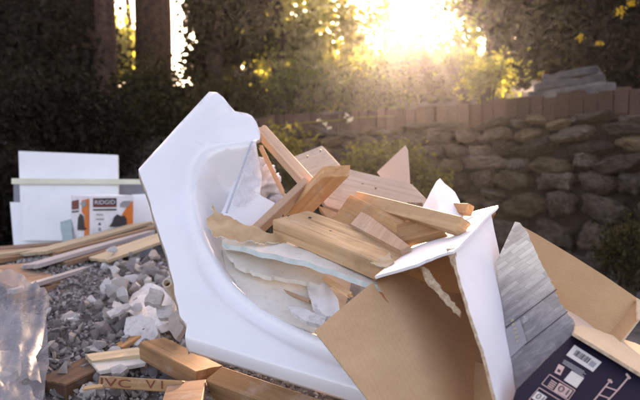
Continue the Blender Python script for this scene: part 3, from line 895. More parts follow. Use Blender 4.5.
o = sheet('broken_drywall', pl, jag([(222, 249), (262, 252), (310, 262), (352, 276), (345, 312), (318, 330), (280, 318), (246, 300), (226, 268)], 7, 1.2, 6), .012, M['gypsum'], step=8)
thing(o, 'cream drywall sheet lying lower inside the tub', 'drywall')
pl = Plane((226, 250, 1.45), (312, 272, 1.38), (240, 262, 1.405))
o = sheet('broken_drywall', pl, jag([(225, 250), (250, 254), (284, 262), (318, 272), (334, 280), (322, 285), (292, 279), (262, 275), (238, 266)], 4, 1.1, 16), .010, M['gypsum'], step=5, h=lambda x, y: .006 * mnoise.noise(Vector((x * .05, y * .05, 3))))
thing(o, 'narrow jagged drywall offcut tucked under the long strip', 'drywall')
thing(board('broken_lath', (268, 283, 1.405), (312, 300, 1.30), (267, 286, 1.40), .006, M['pine_pink'], rough=(.006, .008), seed=12), 'thin splintered lath lying on the lower drywall sheet', 'lath')
thing(board('broken_lath', (326, 276, 1.36), (352, 292, 1.22), (323, 280, 1.35), .008, M['pine'], rough=(.006, .006), seed=13), 'short pale lath in the gap beside the cardboard box', 'lath')
# white plaster shard
pl = Plane((306, 274, 1.40), (338, 300, 1.27), (311, 299, 1.285))
o = sheet('plaster_shard', pl, jag([(305, 275), (310, 271.5), (318, 277), (329, 287), (338, 299), (341, 316), (326, 316), (312, 302), (308, 290)], 4, .8, 8), .016, M['plaster_white'], step=4, h=lambda x, y: .008 * mnoise.noise(Vector((x * .10, y * .10, 4))))
thing(o, 'white plaster shard under the long drywall strip', 'plaster')
pl = Plane((288, 306, 1.26), (326, 319, 1.19), (292, 314, 1.23))
o = sheet('plaster_shard', pl, jag([(288, 306), (300, 307), (326, 318), (322, 326), (306, 321), (293, 313)], 4, .7, 9), .010, M['plaster'], step=4)
thing(o, 'thin white splinter lying on the tub rim by cardboard', 'plaster')

# ------------------------------------------------------------------ scrap lumber
def plank(A, B, C, t, mat, label, **k):
    nm = k.pop('name', 'scrap_board')
    return thing(board(nm, A, B, C, t, M[mat], **k), label, k.get('cat', 'board'), 'scrap lumber in the heap')

plank((256, 128, 1.70), (304, 182, 1.56), (263.5, 122.5, 1.72), .030, 'pine_pink', 'slim stick rising to a point right of tub top', name='scrap_stick', rough=(.004, 0), seed=3)
plank((258, 147, 1.78), (281, 194, 1.70), (262, 145, 1.78), .006, 'pine_pink', 'thin broken lath hanging below the slim stick', name='broken_lath', rough=(.008, .008), seed=5)
plank((252, 225, 1.47), (304, 177, 1.56), (258, 229, 1.46), .030, 'pine_pink', 'narrow strip running from brown paper up to the slim stick', name='scrap_stick')
# block on edge with orange end
plank((322, 177, 1.47), (283, 218, 1.57), (350, 175.5, 1.46), .042, 'pine_orange', 'thick orange lumber block with bright end beside narrow strip', name='lumber_block', ortho=False, bev=.002)
# wide pale board
plank((294, 156, 1.92), (412, 184, 1.72), (326, 206, 1.62), .018, 'pine_grey', 'wide pale grey pink board behind the orange block', name='wide_board', ortho=False)
plank((292, 157, 1.90), (322, 145.5, 1.98), (312, 182, 1.74), .018, 'pine_grey', 'short pale plank end beside the wide pale board', name='wide_board', ortho=False)
pl = Plane((379, 172, 1.84), (410, 181, 1.80), (406, 146, 1.86))
thing(sheet('cardboard_piece', pl, [(377, 172), (405.5, 145), (408, 150), (411, 196), (396, 196)], .004, M['card_pink'], step=10), 'pale triangular cardboard corner pointing up behind the boards', 'cardboard')
# the large two by four
o = plank((272, 219.5, 1.43), (386, 265.5, 1.17), (297, 206, 1.53), .040, 'pine', 'thick tan two by four across the heap centre', name='lumber_beam', rough=(0, .006), bev=.0025, seed=8)
# pink wedge on it
pl = Plane((361, 212, 1.42), (351, 224, 1.38), (408, 247, 1.21))
thing(sheet('wood_wedge', pl, [(361, 211.5), (370, 216), (410, 246), (400, 250), (350.5, 224)], .014, M['pine_pink'], step=14, smooth=False), 'pink triangular wood wedge resting on the thick tan beam', 'wood scrap', 'scrap lumber in the heap')
# brown planks on edge
plank((350, 193, 1.50), (406, 220, 1.33), (330, 222, 1.44), .018, 'pine_orange', 'orange brown plank on edge with sunlit top behind pink wedge', ortho=False, bev=.005, bseg=2)
plank((378, 230, 1.36), (432, 214, 1.28), (386, 246, 1.30), .020, 'pine_orange', 'brown plank sloping down beneath the long sunlit stick', ortho=False)
plank((357, 191, 1.54), (461, 216, 1.16), (354, 203, 1.52), .030, 'pine', 'long sunlit stick whose end rests on the white flap', name='scrap_stick', rough=(.004, .001), bev=.006, bseg=3)
plank((446, 203, 1.46), (468, 203, 1.38), (447, 213, 1.44), .020, 'pine_orange', 'small tan stick end showing behind the long sunlit stick', name='scrap_stick')
plank((318, 205, 1.52), (362, 222, 1.44), (330, 222, 1.46), .02, 'pine_orange', 'shadowed brown plank end behind the thick tan beam', ortho=False)
plank((330, 232, 1.60), (420, 238, 1.45), (340, 200, 1.75), .02, 'brownwood', 'dark board lying deep inside the wood heap', name='wide_board', ortho=False)
plank((405, 214, 1.36), (412, 217, 1.33), (404, 218, 1.34), .006, 'pine', 'small sunlit wood chip caught between the brown planks', name='wood_chip', ortho=False, rough=(.003, .003), seed=4)
bm_ = o
pl = Plane((372, 262, 1.195), (392, 262, 1.165), (384, 250, 1.235))
sheet('torn_end', pl, jag([(370, 262), (376, 254), (383, 257), (389, 252), (394, 262), (386, 268), (377, 266)], 2.5, 1.2, 7), .004, M['planklight'], o, step=2.5, h=lambda x, y: .005 * mnoise.noise(Vector((x * .3, y * .3, 6))))
# white plastic thing behind
def white_bucket():
    root_pl = Plane((416, 200, 1.46), (440, 178, 1.52), (458, 200, 1.40))
    o = sheet('white_plastic_piece', root_pl, [(414, 203), (418, 197), (436, 179), (440, 178), (444, 181), (453, 184), (457, 190), (461, 206), (446, 212), (424, 212)], .012, M['plasticw'], step=3, h=lambda x, y: -.0016 * abs(x - 440) + .003 * mnoise.noise(Vector((x * .08, y * .08, 9))))
    return thing(o, 'folded white plastic piece above the sunlit stick end', 'plastic piece')
white_bucket()

def nail(parent, px, py, d, L=.012):
    p = P(px, py, d); v, f = tube([p, p + Vector((.002, -.003, L))], [.0016, .0014], 6); h_ = tube([p + Vector((.002, -.003, L)), p + Vector((.0022, -.0033, L + .0015))], [.004, .004], 8)
    v, f = merge([(v, f), h_]); link('nail', mesh('nail', v, f), None, parent, M['nail'])
for a in ((288, 216, 1.445), (309, 218.5, 1.44), (330, 232, 1.36)): nail(bm_, *a, L=.002)
wb = bpy.data.objects['wide_board']
for a in ((362, 186, 1.735), (375, 190, 1.70), (307, 158, 1.88), (320, 152, 1.93), (357, 187, 1.74)): nail(wb, *a, L=.006)

# ------------------------------------------------------------------ open white cardboard box
def white_box():
    root = empty('open_cardboard_box', P(440, 330, 1.05)); tag(root, 'torn open white cardboard box with brown inside in front', 'cardboard box')
    A = Plane((372, 283, 1.16), (315, 331, 1.08), (440, 400, .92))
    sheet('inner_panel', A, [(372.5, 282), (369, 285), (340, 309), (314.5, 331), (342, 366), (374, 408), (420, 470), (520, 470), (508, 400), (478, 310), (458, 256), (430, 262), (400, 268), (378, 276), (377, 284), (383, 292), (389, 303), (385, 300), (378, 291)], .0045, M['card'], root, step=9, back=M['cardwhite'], edge=M['corr'], h=lambda x, y: -.10 * sstep(392, 484, x - (y - 300) * .35))
    # ragged torn strip
    Bp = Plane((420, 267, 1.06), (458, 312, .985), (428, 266, 1.05))
    sheet('torn_strip', Bp, jag([(419, 266), (427, 268), (434, 279), (446, 293), (461, 312), (459, 317), (446, 304), (436, 292), (427, 284), (423, 274)], 3, 1.0, 4), .003, M['corr'], root, step=3, h=lambda x, y: .006 * mnoise.noise(Vector((x * .2, y * .2, 1))))
    # dark inner far wall
    Cp = Plane((425, 262, 1.50), (470, 262, 1.44), (480, 350, 1.30))
    sheet('back_panel', Cp, [(374, 270), (400, 254), (450, 233), (490, 216), (520, 440), (390, 440)], .0045, M['card2'], root, step=14, back=M['cardwhite'])
    # unseen wall added between side and back to keep the sun out
    q = [P(487, 246, 1.25), P(515, 425, .925), P(518, 425, 1.24), P(486, 248, 1.40)]
    q = [p + Vector((.004, .004, 0)) for p in q]; nrm = (q[1] - q[0]).cross(q[3] - q[0]).normalized() * .005
    me = mesh('sun_shield_panel', q + [p + nrm for p in q], [[0, 1, 2, 3], [7, 6, 5, 4], [1, 0, 4, 5], [2, 1, 5, 6], [3, 2, 6, 7], [0, 3, 7, 4]]); fix_normals(me)
    link('sun_shield_panel', me, None, root, M['card2'])
    q = [P(374, 272, 1.13), P(496, 206, 1.37), P(492, 214, 1.48), P(400, 254, 1.60), P(374, 270, 1.62)]  # unseen flap added under the top to shut out the sun
    q = [p + Vector((0, 0, -.012)) for p in q]; me = mesh('sun_shield_flap', q + [p + Vector((0, 0, -.005)) for p in q], [[0, 1, 2, 3, 4], [9, 8, 7, 6, 5]] + [[(i + 1) % 5, i, i + 5, (i + 1) % 5 + 5] for i in range(5)]); fix_normals(me)
    link('sun_shield_flap', me, None, root, M['card2'])
    # top flap, white outside
    T = Plane((375, 276, 1.11), (453, 249, 1.02), (494, 208, 1.36))
    sheet('top_flap', T, jag([(374.5, 276.5), (398, 258), (427, 236), (446, 224), (470, 213), (486, 209), (498, 205.5), (496, 208.5), (491.5, 212.5), (474, 231), (453, 251), (430, 259), (402, 268.5)], 6, .5, 3, which=[6, 7, 8, 11]), .005, M['cardwhite'], root, step=6, back=M['card'], edge=M['cardwhite'], h=lambda x, y: .004 * mnoise.noise(Vector((x * .03, y * .03, 3))))
    # right side, white outside, bowed
    Dp = Plane((453, 251, 1.025), (492, 213, 1.33), (516, 400, .93))
    sheet('side_panel', Dp, jag([(452, 252), (472, 232), (491.5, 213.5), (493, 232), (497, 258), (502, 290), (508, 335), (514, 380), (521, 430), (505, 430), (494, 398), (481, 362), (468, 325), (458, 290), (453, 268)], 5, .5, 9, which=[11, 12, 13]), .005, M['cardwhite'], root, step=7, back=M['card'], edge=M['corr'], h=lambda x, y: .010 * math.sin((y - 215) / 200 * 3.1) + .003 * mnoise.noise(Vector((x * .04, y * .02, 3))))
    Tp = Plane((446, 250, 1.015), (456, 247, 1.015), (452, 266, 1.0))
    sheet('torn_corner', Tp, jag([(446, 249), (455, 246.5), (457, 256), (453, 267), (450, 260)], 2.5, .8, 5), .003, M['corr'], root, step=2.5, h=lambda x, y: .004 * mnoise.noise(Vector((x * .3, y * .3, 3))))
    # flattened bottom that the box stands on, hidden from the front
    Ep = Plane((420, 470, .92), (520, 470, .80), (500, 330, 1.12))
    sheet('bottom_panel', Ep, [(400, 470), (530, 470), (540, 380), (470, 360)], .005, M['card2'], root, step=30, back=M['cardwhite'])
white_box()

# ------------------------------------------------------------------ printed box at the right
def text_mesh(s):
    c = bpy.data.curves.new('t', 'FONT'); c.body = s; c.resolution_u = 3
    o = bpy.data.objects.new('t', c); COL.objects.link(o)
    dg = bpy.context.evaluated_depsgraph_get(); me = bpy.data.meshes.new_from_object(o.evaluated_get(dg)); bpy.data.objects.remove(o)
    V = np.array([v.co[:] for v in me.vertices]); FF = [list(p.vertices) for p in me.polygons]
    bpy.data.meshes.remove(me)
    V = V[:, :2]; V = (V - V.min(0)) / (V.max(0) - V.min(0))
    return V, FF

def text_on(pl, quad, s, mat, parent, off=.0012, name='lettering', bold=0):
    V, FF = text_mesh(s); q = [Vector(k) for k in quad]  # bl br tr tl in pixels
    out = []
    for u, v in V:
        p = (q[0].lerp(q[1], u)).lerp(q[3].lerp(q[2], u), v); out.append(pl.Mi @ pl.at(p.x, p.y, off))
    return link(name, mesh(name, out, FF), pl.M, parent, M[mat])

def decal(pl, poly, mat, parent, off=.0006, name='print_patch', th=.0003):
    n = len(poly); top = [pl.Mi @ pl.at(x, y, off) for x, y in poly]
    V = top + [Vector((p.x, p.y, p.z - th)) for p in top]
    FF = [list(range(n)), list(range(n, 2 * n))[::-1]] + [[(j + 1) % n, j, j + n, (j + 1) % n + n] for j in range(n)]
    me = mesh(name, V, FF); fix_normals(me)
    return link(name, me, pl.M, parent, M[mat])

def lerp2(q, u, v):
    q = [Vector(k) for k in q]; p = q[0].lerp(q[1], u).lerp(q[3].lerp(q[2], u), v); return (p.x, p.y)

def strip_px(a, b, wd):
    a, b = Vector(a), Vector(b); n = Vector((-(b - a).y, (b - a).x)).normalized() * wd * .5
    return [tuple(a - n), tuple(b - n), tuple(b + n), tuple(a + n)]

def frame_px(q, wd):
    return [strip_px(q[i], q[(i + 1) % 4], wd) for i in range(4)]

M['pinkprint'] = flat('pink_print', (.62, .40, .36), .5)
M['label_cream'] = flat('cream_label', (.66, .60, .54), .5)
M['goldprint'] = flat('gold_print', (.60, .48, .28), .5)
M['cardlit'] = cardboard('sunlit_cardboard', (.60, .44, .29), (.68, .52, .36), .8)  # paler copy of the cardboard, sunlight put into its colour

def printed_box():
    root = empty('printed_ladder_box', P(575, 400, .85)); tag(root, 'dark navy printed cardboard box with torn open top at lower right', 'cardboard box')
    A = Plane((516, 222, 1.1934), (495, 268, 1.1232), (573, 331, 0.9711))
    out = jag([(515, 221.5), (520, 223), (526, 230), (533, 245), (541, 262), (548, 276), (555, 289), (560, 303), (567, 312), (575, 322), (574, 333), (545, 360), (517, 389), (509, 350), (502, 305), (496, 262), (505, 243)], 3.5, .9, 12, which=[0, 1, 2, 3, 4, 5, 6, 7, 8])
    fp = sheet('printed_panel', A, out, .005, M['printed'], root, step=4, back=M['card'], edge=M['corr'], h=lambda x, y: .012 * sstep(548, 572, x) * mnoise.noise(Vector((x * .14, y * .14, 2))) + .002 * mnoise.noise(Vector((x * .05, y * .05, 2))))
    # board joints in the printed picture, the darker band, its lettering
    for a, b in (((506, 328), (557, 290)), ((525, 346), (568, 312))): decal(A, strip_px(a, b, .7), 'black', fp, .0022, 'printed_line')
    decal(A, [(505, 331), (520, 320), (527, 343), (511, 358)], 'greyprint', fp, .0022, 'printed_band')
    rr = random.Random(5)
    for k in range(6):   # six worn, unreadable gold characters
        x0, y0 = 511.6 + k * 1.05, 321 + k * 4.2
        for (dx, dy, ex, ey) in ((0, 0, 2.6, -.8), (.3, 1.3, 2.9, .5), (0, 0, .5, 2.2), (2.4, -.6, 2.9, 1.5))[: rr.choice([2, 3, 3])]: decal(A, strip_px((x0 + dx, y0 + dy), (x0 + ex, y0 + ey), .55), 'goldprint', fp, .0032, 'worn_character')
    # rough torn edge
    rr = random.Random(2)
    # far inner wall and end wall
    B = Plane((524, 228, 1.2051), (640, 299, 1.1934), (606, 336, 1.0998))
    bp = sheet('inner_wall', B, [(522, 226), (540, 236), (575, 257), (605, 276), (637, 298), (633, 306), (606, 338), (590, 325), (568, 312), (545, 300), (530, 262)], .005, M['card2'], root, step=9, back=M['navy'], edge=M['corr'])
    E = Plane((606, 337, 1.0998), (637, 299, 1.1934), (637, 322, 1.1115))
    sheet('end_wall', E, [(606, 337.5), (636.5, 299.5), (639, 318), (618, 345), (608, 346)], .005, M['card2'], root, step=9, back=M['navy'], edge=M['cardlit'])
    Fl = Plane((566, 312, 1.0530), (607, 338, 1.0881), (575, 326, 1.0062))
    sheet('inner_floor', Fl, [(560, 306), (578, 316), (607, 337), (614, 348), (590, 340), (573, 328)], .005, M['card_pink'], root, step=8)
    C = Plane((574, 323, 1.03), (645, 348, 1.13), (645, 373, .912))
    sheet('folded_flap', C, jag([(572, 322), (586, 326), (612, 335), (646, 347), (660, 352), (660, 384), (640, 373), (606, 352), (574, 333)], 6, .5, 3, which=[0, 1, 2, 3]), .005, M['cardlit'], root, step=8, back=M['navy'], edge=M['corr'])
    # small sunlit card corner at the far right
    G = Plane((636, 300, 1.1700), (645, 306, 1.1700), (638, 320, 1.1115))
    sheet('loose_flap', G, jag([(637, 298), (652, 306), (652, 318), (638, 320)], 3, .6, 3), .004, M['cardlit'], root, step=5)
    # navy front
    N = Plane((573, 332, 0.9734), (515, 391, 0.8716), (645, 374, 0.9067))
    np_ = sheet('navy_panel', N, [(574, 333), (606, 352), (640, 373), (665, 388), (665, 440), (500, 440), (516, 390), (545, 361)], .005, M['navy'], root, step=16, back=M['card'], edge=M['corr'])
    bc = [(566, 355.4), (592.8, 372.2), (601.6, 362.5), (574.4, 345.2)]
    decal(N, bc, 'label_cream', np_, .0008, 'barcode_label')
    rr = random.Random(9); u = .16
    while u < .70:
        wd = rr.choice([.008, .014, .02]); 
        decal(N, [lerp2(bc, u, .30), lerp2(bc, u + wd, .30), lerp2(bc, u + wd, .78), lerp2(bc, u, .78)], 'black', np_, .0012, 'barcode_bar'); u += wd + rr.choice([.01, .016, .022])
    decal(N, [lerp2(bc, .73, .26), lerp2(bc, .92, .26), lerp2(bc, .92, .7), lerp2(bc, .73, .7)], 'greyprint', np_, .0012, 'print_patch')
    tb = [(562, 363.4), (585.6, 378.4), (589.4, 373.8), (564.5, 359.2)]
    for k in range(4):
        decal(N, [lerp2(tb, 0, k / 4), lerp2(tb, .92 - .1 * (k % 2), k / 4), lerp2(tb, .92 - .1 * (k % 2), k / 4 + .12), lerp2(tb, 0, k / 4 + .12)], 'greyprint', np_, .0008, 'fine_print_line')
    ic = [(554.3, 372.8), (560.3, 375.8), (564.6, 367.4), (558.5, 364.2)]
    decal(N, ic, 'pinkprint', np_, .0008, 'icon_patch'); decal(N, [lerp2(ic, .25, .2), lerp2(ic, .75, .2), lerp2(ic, .75, .5), lerp2(ic, .25, .5)], 'black', np_, .0012, 'icon_mark')
    decal(N, [(563.7, 380.3), (576.3, 388.4), (584, 378.4), (571.6, 371)], 'label_cream', np_, .0008, 'blank_label')
    fr = [(541.6, 384.2), (567.8, 400.5), (575, 390.6), (549.5, 374.7)]
    for q in frame_px(fr, .7): decal(N, q, 'pinkprint', np_, .0008, 'frame_line')
    tn = [(553.6, 391.2), (566.6, 398.6), (572.6, 391.0), (559.2, 383.2)]
    decal(N, tn, 'pinkprint', np_, .0010, 'number_patch')
    text_on(N, [lerp2(tn, .86, .84), lerp2(tn, .14, .84), lerp2(tn, .14, .16), lerp2(tn, .86, .16)], '10', 'black', np_, .0022)
    tq = [(547, 386), (553, 389.6), (558, 383), (551.5, 378.8)]
    for k in range(4): decal(N, [lerp2(tq, .05, k / 4), lerp2(tq, .95, k / 4), lerp2(tq, .95, k / 4 + .11), lerp2(tq, .05, k / 4 + .11)], 'pinkprint', np_, .0010, 'fine_print_line')
    f2 = [(529, 400), (552, 414), (562, 402), (539, 388)]
    for q in frame_px(f2, .7): decal(N, q, 'pinkprint', np_, .0008, 'frame_line')
    t2 = [(531.5, 398.5), (541, 404.2), (547, 397.5), (537.5, 391.6)]
    decal(N, t2, 'label_cream', np_, .0010, 'number_patch')
    text_on(N, [lerp2(t2, .9, .84), lerp2(t2, .2, .84), lerp2(t2, .2, .16), lerp2(t2, .9, .16)], '10', 'black', np_, .0022)
    # printed picture of a ladder
    for a, b, wd in (((588, 408), (610, 381), 1.3), ((601, 408), (617, 391), 1.3), ((617, 391), (629, 377), 1.6), ((608, 380), (612, 383), 2.2), ((626, 374), (630, 379), 2.2), ((605.5, 387), (617, 391), 1.0), ((599, 395), (610, 399), 1.0), ((593, 402), (604, 406), 1.0), ((609, 382), (611, 380), 1.8)):
        decal(N, strip_px(a, b, wd), 'pinkprint', np_, .0008, 'ladder_print')
printed_box()

# ------------------------------------------------------------------ left: plank stack, white panels, tool box
def stack_planks():
    L = [
        ('plankwood', (-30, 268, 2.20), (86, 257, 2.75), (12, 287, 2.02), .012, 'broad brown plywood panel on the front of plank stack', 'plywood_sheet', False),
        ('plankgrey', (14, 289.5, 2.00), (108, 261, 2.50), (12, 287.6, 2.03), .015, 'long grey edged plank along the front of the stack', 'plank', True),
        ('plankwood', (-30, 262, 2.35), (90, 247, 2.90), (-32, 258, 2.50), .02, 'brown plank across the left part of the stack', 'plank', True),
        ('plankgrey', (38, 264, 2.28), (155, 230, 2.90), (36, 261, 2.38), .016, 'grey plank with pale sawn left end in the stack', 'plank', True),
        ('plankwood', (-30, 256, 2.55), (70, 246, 2.95), (-31, 252.5, 2.70), .02, 'brown plank under the white panels at far left', 'plank', True),
        ('planklight', (46, 251, 2.50), (152, 221.5, 3.05), (40, 248, 2.66), .014, 'pale topmost plank in front of the tool box', 'plank', True),
        ('planklight', (86, 257, 2.45), (164, 231, 2.80), (108, 260, 2.36), .012, 'pale yellow wedge shaped plank beside the rubble', 'plank', False),
        ('plankwood', (28, 292, 2.06), (118, 268, 2.50), (24, 289.5, 2.16), .02, 'lowest brown plank in shadow under the plywood panel', 'plank', True),
        ('plankwood', (58, 252, 2.50), (158, 226, 2.98), (55, 249.5, 2.62), .018, 'brown plank directly under the topmost pale plank', 'plank', True),
        ('planklight', (90, 243, 2.80), (160, 220, 3.20), (85, 240, 2.95), .02, 'pale plank end catching sun near the tub', 'plank', True),
        ('planklight', (-30, 258.5, 2.42), (120, 237, 3.0), (-30, 257, 2.47), .012, 'thin pale lath lying across the middle of the stack', 'lath', True),
        ('plankgrey', (-30, 274, 2.16), (60, 262, 2.5), (-30, 271.5, 2.24), .014, 'narrow grey lath on the plywood panel', 'lath', True),
        ('plankwood', (66, 262, 2.36), (160, 236, 2.75), (62, 260, 2.44), .018, 'dark plank under the pale yellow wedge plank', 'plank', True),
        ('plankwood', (-30, 251, 2.75), (110, 240, 3.1), (-31, 248.5, 2.9), .02, 'rear brown plank at the foot of white boards', 'plank', True),
        ('planklight', (70, 248, 2.62), (150, 226, 3.05), (67, 246.5, 2.70), .010, 'slim pale lath beside the topmost plank', 'lath', True),
        ('brownwood', (-30, 285, 2.5), (120, 275, 2.6), (-20, 262, 2.95), .05, 'dark wide board at the bottom of the stack', 'plank', False),
    ]
    for m, A, B, C, t, lab, nm, orth in L:
        thing(board(nm, A, B, C, t, M[m], ortho=orth, rough=(.004, .002), seed=len(lab), bev=.001), lab, 'plank', 'planks stacked at the left')
stack_planks()

def panels():
    pl = Plane((18, 151, 3.55), (117, 155, 3.55), (22, 255, 3.45))
    thing(sheet('white_board', pl, [(18.5, 151), (117.5, 155), (119.5, 260), (22, 260)], .018, M['whiteboard'], step=40, smooth=False), 'tallest white panel standing behind the tool box', 'panel', 'white panels at the left')
    pl = Plane((13, 182, 3.66), (150, 182, 3.66), (14, 255, 3.6))
    thing(sheet('grey_board', pl, [(13.5, 183.5), (152, 184), (152, 260), (14.5, 260)], .02, M['greyboard'], step=40, smooth=False), 'grey panel behind the white panels with cream strip', 'panel')
    pl = Plane((12, 179, 3.50), (142, 179, 3.50), (12, 184, 3.50))
    thing(sheet('cream_trim_strip', pl, [(11.5, 178.3), (142, 179.3), (142, 184.3), (11.5, 184)], .02, M['cream'], step=40, smooth=False), 'narrow cream strip across the tallest white panel', 'trim strip')
    pl = Plane((22, 192, 3.44), (90, 195, 3.42), (23, 240, 3.40))
    thing(sheet('white_board', pl, [(22.5, 192), (96, 195.5), (97, 240.5), (22.5, 240.5)], .014, M['whiteboard'], step=40, smooth=False), 'smaller square white panel left of the tool box', 'panel', 'white panels at the left')
    pl = Plane((10, 202, 3.48), (60, 203, 3.48), (15, 258, 3.40))
    thing(sheet('white_board', pl, [(10, 202), (60, 204), (64, 268), (15.5, 268)], .014, M['whiteboard'], step=40, smooth=False), 'leftmost low white panel leaning at the stack', 'panel', 'white panels at the left')
    pl = Plane((133, 195, 3.38), (152, 194, 3.38), (134, 230, 3.34))
    thing(sheet('white_board', pl, [(132, 194.5), (153, 193.5), (153, 245), (132, 245)], .014, M['whiteboard'], step=40, smooth=False), 'white panel between the tool box and the tub', 'panel', 'white panels at the left')
    pl = Plane((60, 222, 3.2), (71, 220, 3.2), (61, 240, 3.15))
    thing(sheet('teal_card', pl, jag([(60, 222), (71, 219), (73, 246), (63, 246)], 4, .6, 3), .006, M['tealprint'], step=6, smooth=False), 'small grey green card left of the tool box', 'card')
panels()

def tool_box():
    a, b, c = P(90.6, 195.8, 3.05), P(133.7, 195.0, 3.12), P(70.8, 199.2, 3.20)
    zt = a.z; zb = P(90, 262, 3.05).z
    b.z = zt; c.z = zt; d = b + (c - a)
    root = empty('tool_box', (a.x, a.y, zb)); tag(root, 'white and orange printed tool carton on the plank stack', 'tool carton')
    V = [a, b, d, c] + [Vector((p.x, p.y, zb)) for p in (a, b, d, c)]
    FF = [[0, 1, 2, 3], [7, 6, 5, 4], [4, 5, 1, 0], [5, 6, 2, 1], [6, 7, 3, 2], [7, 4, 0, 3]]
    me = mesh('carton', V, FF); fix_normals(me); bd = link('carton', me, None, root, M['boxwhite']); bevel(bd, .003)
    Fp = Plane((90.6, 195.8, 3.05), (133.7, 195.0, 3.12), (90.6, 240, 3.05)); 
    Fp = plane3(a, b, Vector((a.x, a.y, zb))); Lp = plane3(a, c, Vector((a.x, a.y, zb)))
    decal(Fp, [(93, 198.3), (116.5, 198), (116.5, 207), (93, 207.3)], 'redbrown', bd, .002, 'logo_patch')
    decal(Fp, [(93.6, 198.8), (116, 198.6), (116, 205), (93.6, 205.2)], 'black', bd, .004, 'logo_panel')
    text_on(Fp, [(94.8, 204.4), (115, 204), (115, 199.9), (94.8, 200.2)], 'RIDGID', 'boxwhite', bd, .008)
    decal(Fp, [(93, 209), (116.5, 208.8), (116.5, 210.4), (93, 210.6)], 'black', bd, .002, 'print_bar')
    for y, x1 in ((214, 103), (218.6, 104)): decal(Fp, [(96, y), (x1, y), (x1, y + 1.3), (96, y + 1.3)], 'greyprint', bd, .002, 'print_line')
    decal(Fp, [(98, 225), (99.7, 222), (101.3, 225)], 'black', bd, .002, 'print_mark')
    decal(Fp, [(98.4, 231), (98.4, 227.5), (101, 227.5), (101, 231)], 'greyprint', bd, .002, 'print_mark')
    decal(Fp, [(127, 207), (133, 200), (133, 225.5), (122, 226), (122, 214)], 'orange', bd, .002, 'orange_field')
    decal(Fp, [(120, 204), (123, 201), (131, 200.5), (130, 205), (126, 207.5), (120, 207)], 'greyprint', bd, .004, 'grey_stamp')
    decal(Fp, [(109, 226.5), (112, 222.5), (114, 217), (117, 214), (121, 216), (124.5, 215.5), (126.5, 219), (127, 224), (123, 226), (115, 227)], 'black', bd, .006, 'tool_picture')
    decal(Lp, [(72, 201), (79, 199.7), (79, 209), (72, 209.6)], 'redbrown', bd, .002, 'logo_patch')
    decal(Lp, [(72, 211.2), (79, 210.4), (79, 212), (72, 212.6)], 'black', bd, .002, 'print_bar')
    decal(Lp, [(82, 200.4), (89.5, 198.6), (89.5, 237), (84.5, 238), (85, 216), (82, 212)], 'orange', bd, .002, 'orange_field')
    decal(Lp, [(78, 230), (78.6, 218), (81, 213.5), (84, 216), (85, 227), (88, 228.5), (84, 230.5)], 'black', bd, .004, 'tool_picture')
    decal(Lp, [(81, 203), (86, 200), (87.5, 205), (83, 208)], 'greyprint', bd, .004, 'grey_stamp')

def plane3(a, b, c):
    p = Plane.__new__(Plane); p.a, p.b, p.c = a, b, c
    p.n = (b - a).cross(c - a).normalized()
    if p.n.dot(CP - a) < 0: p.n = -p.n
    p.x = (b - a).normalized(); p.y = p.n.cross(p.x)
    p.M = Matrix(((p.x.x, p.y.x, p.n.x, a.x), (p.x.y, p.y.y, p.n.y, a.y), (p.x.z, p.y.z, p.n.z, a.z), (0, 0, 0, 1))); p.Mi = p.M.inverted()
    return p
tool_box()

# ------------------------------------------------------------------ rubble
def hit(px, py, d0=.9, d1=4.0):
    r = ray(px, py); d = d0
    while d < d1:
        p = CP + r * d
        if p.z < ground_z(p.x, p.y): return p
        d += .02
    return None

def chunk_mesh(name, seed, mat, flatn=1.0):
    rr = random.Random(seed); bm = bmesh.new()
    for i in range(13):
        v = Vector((rr.gauss(0, 1), rr.gauss(0, 1), rr.gauss(0, 1))).normalized() * rr.uniform(.75, 1.1)
        bm.verts.new((v.x * 1.15, v.y * .85, v.z * flatn))
    bmesh.ops.convex_hull(bm, input=bm.verts[:])
    for v in [v for v in bm.verts if not v.link_faces]: bm.verts.remove(v)
    bmesh.ops.recalc_face_normals(bm, faces=bm.faces)
    me = bpy.data.meshes.new(name); bm.to_mesh(me); bm.free(); me.materials.append(M[mat]); return me

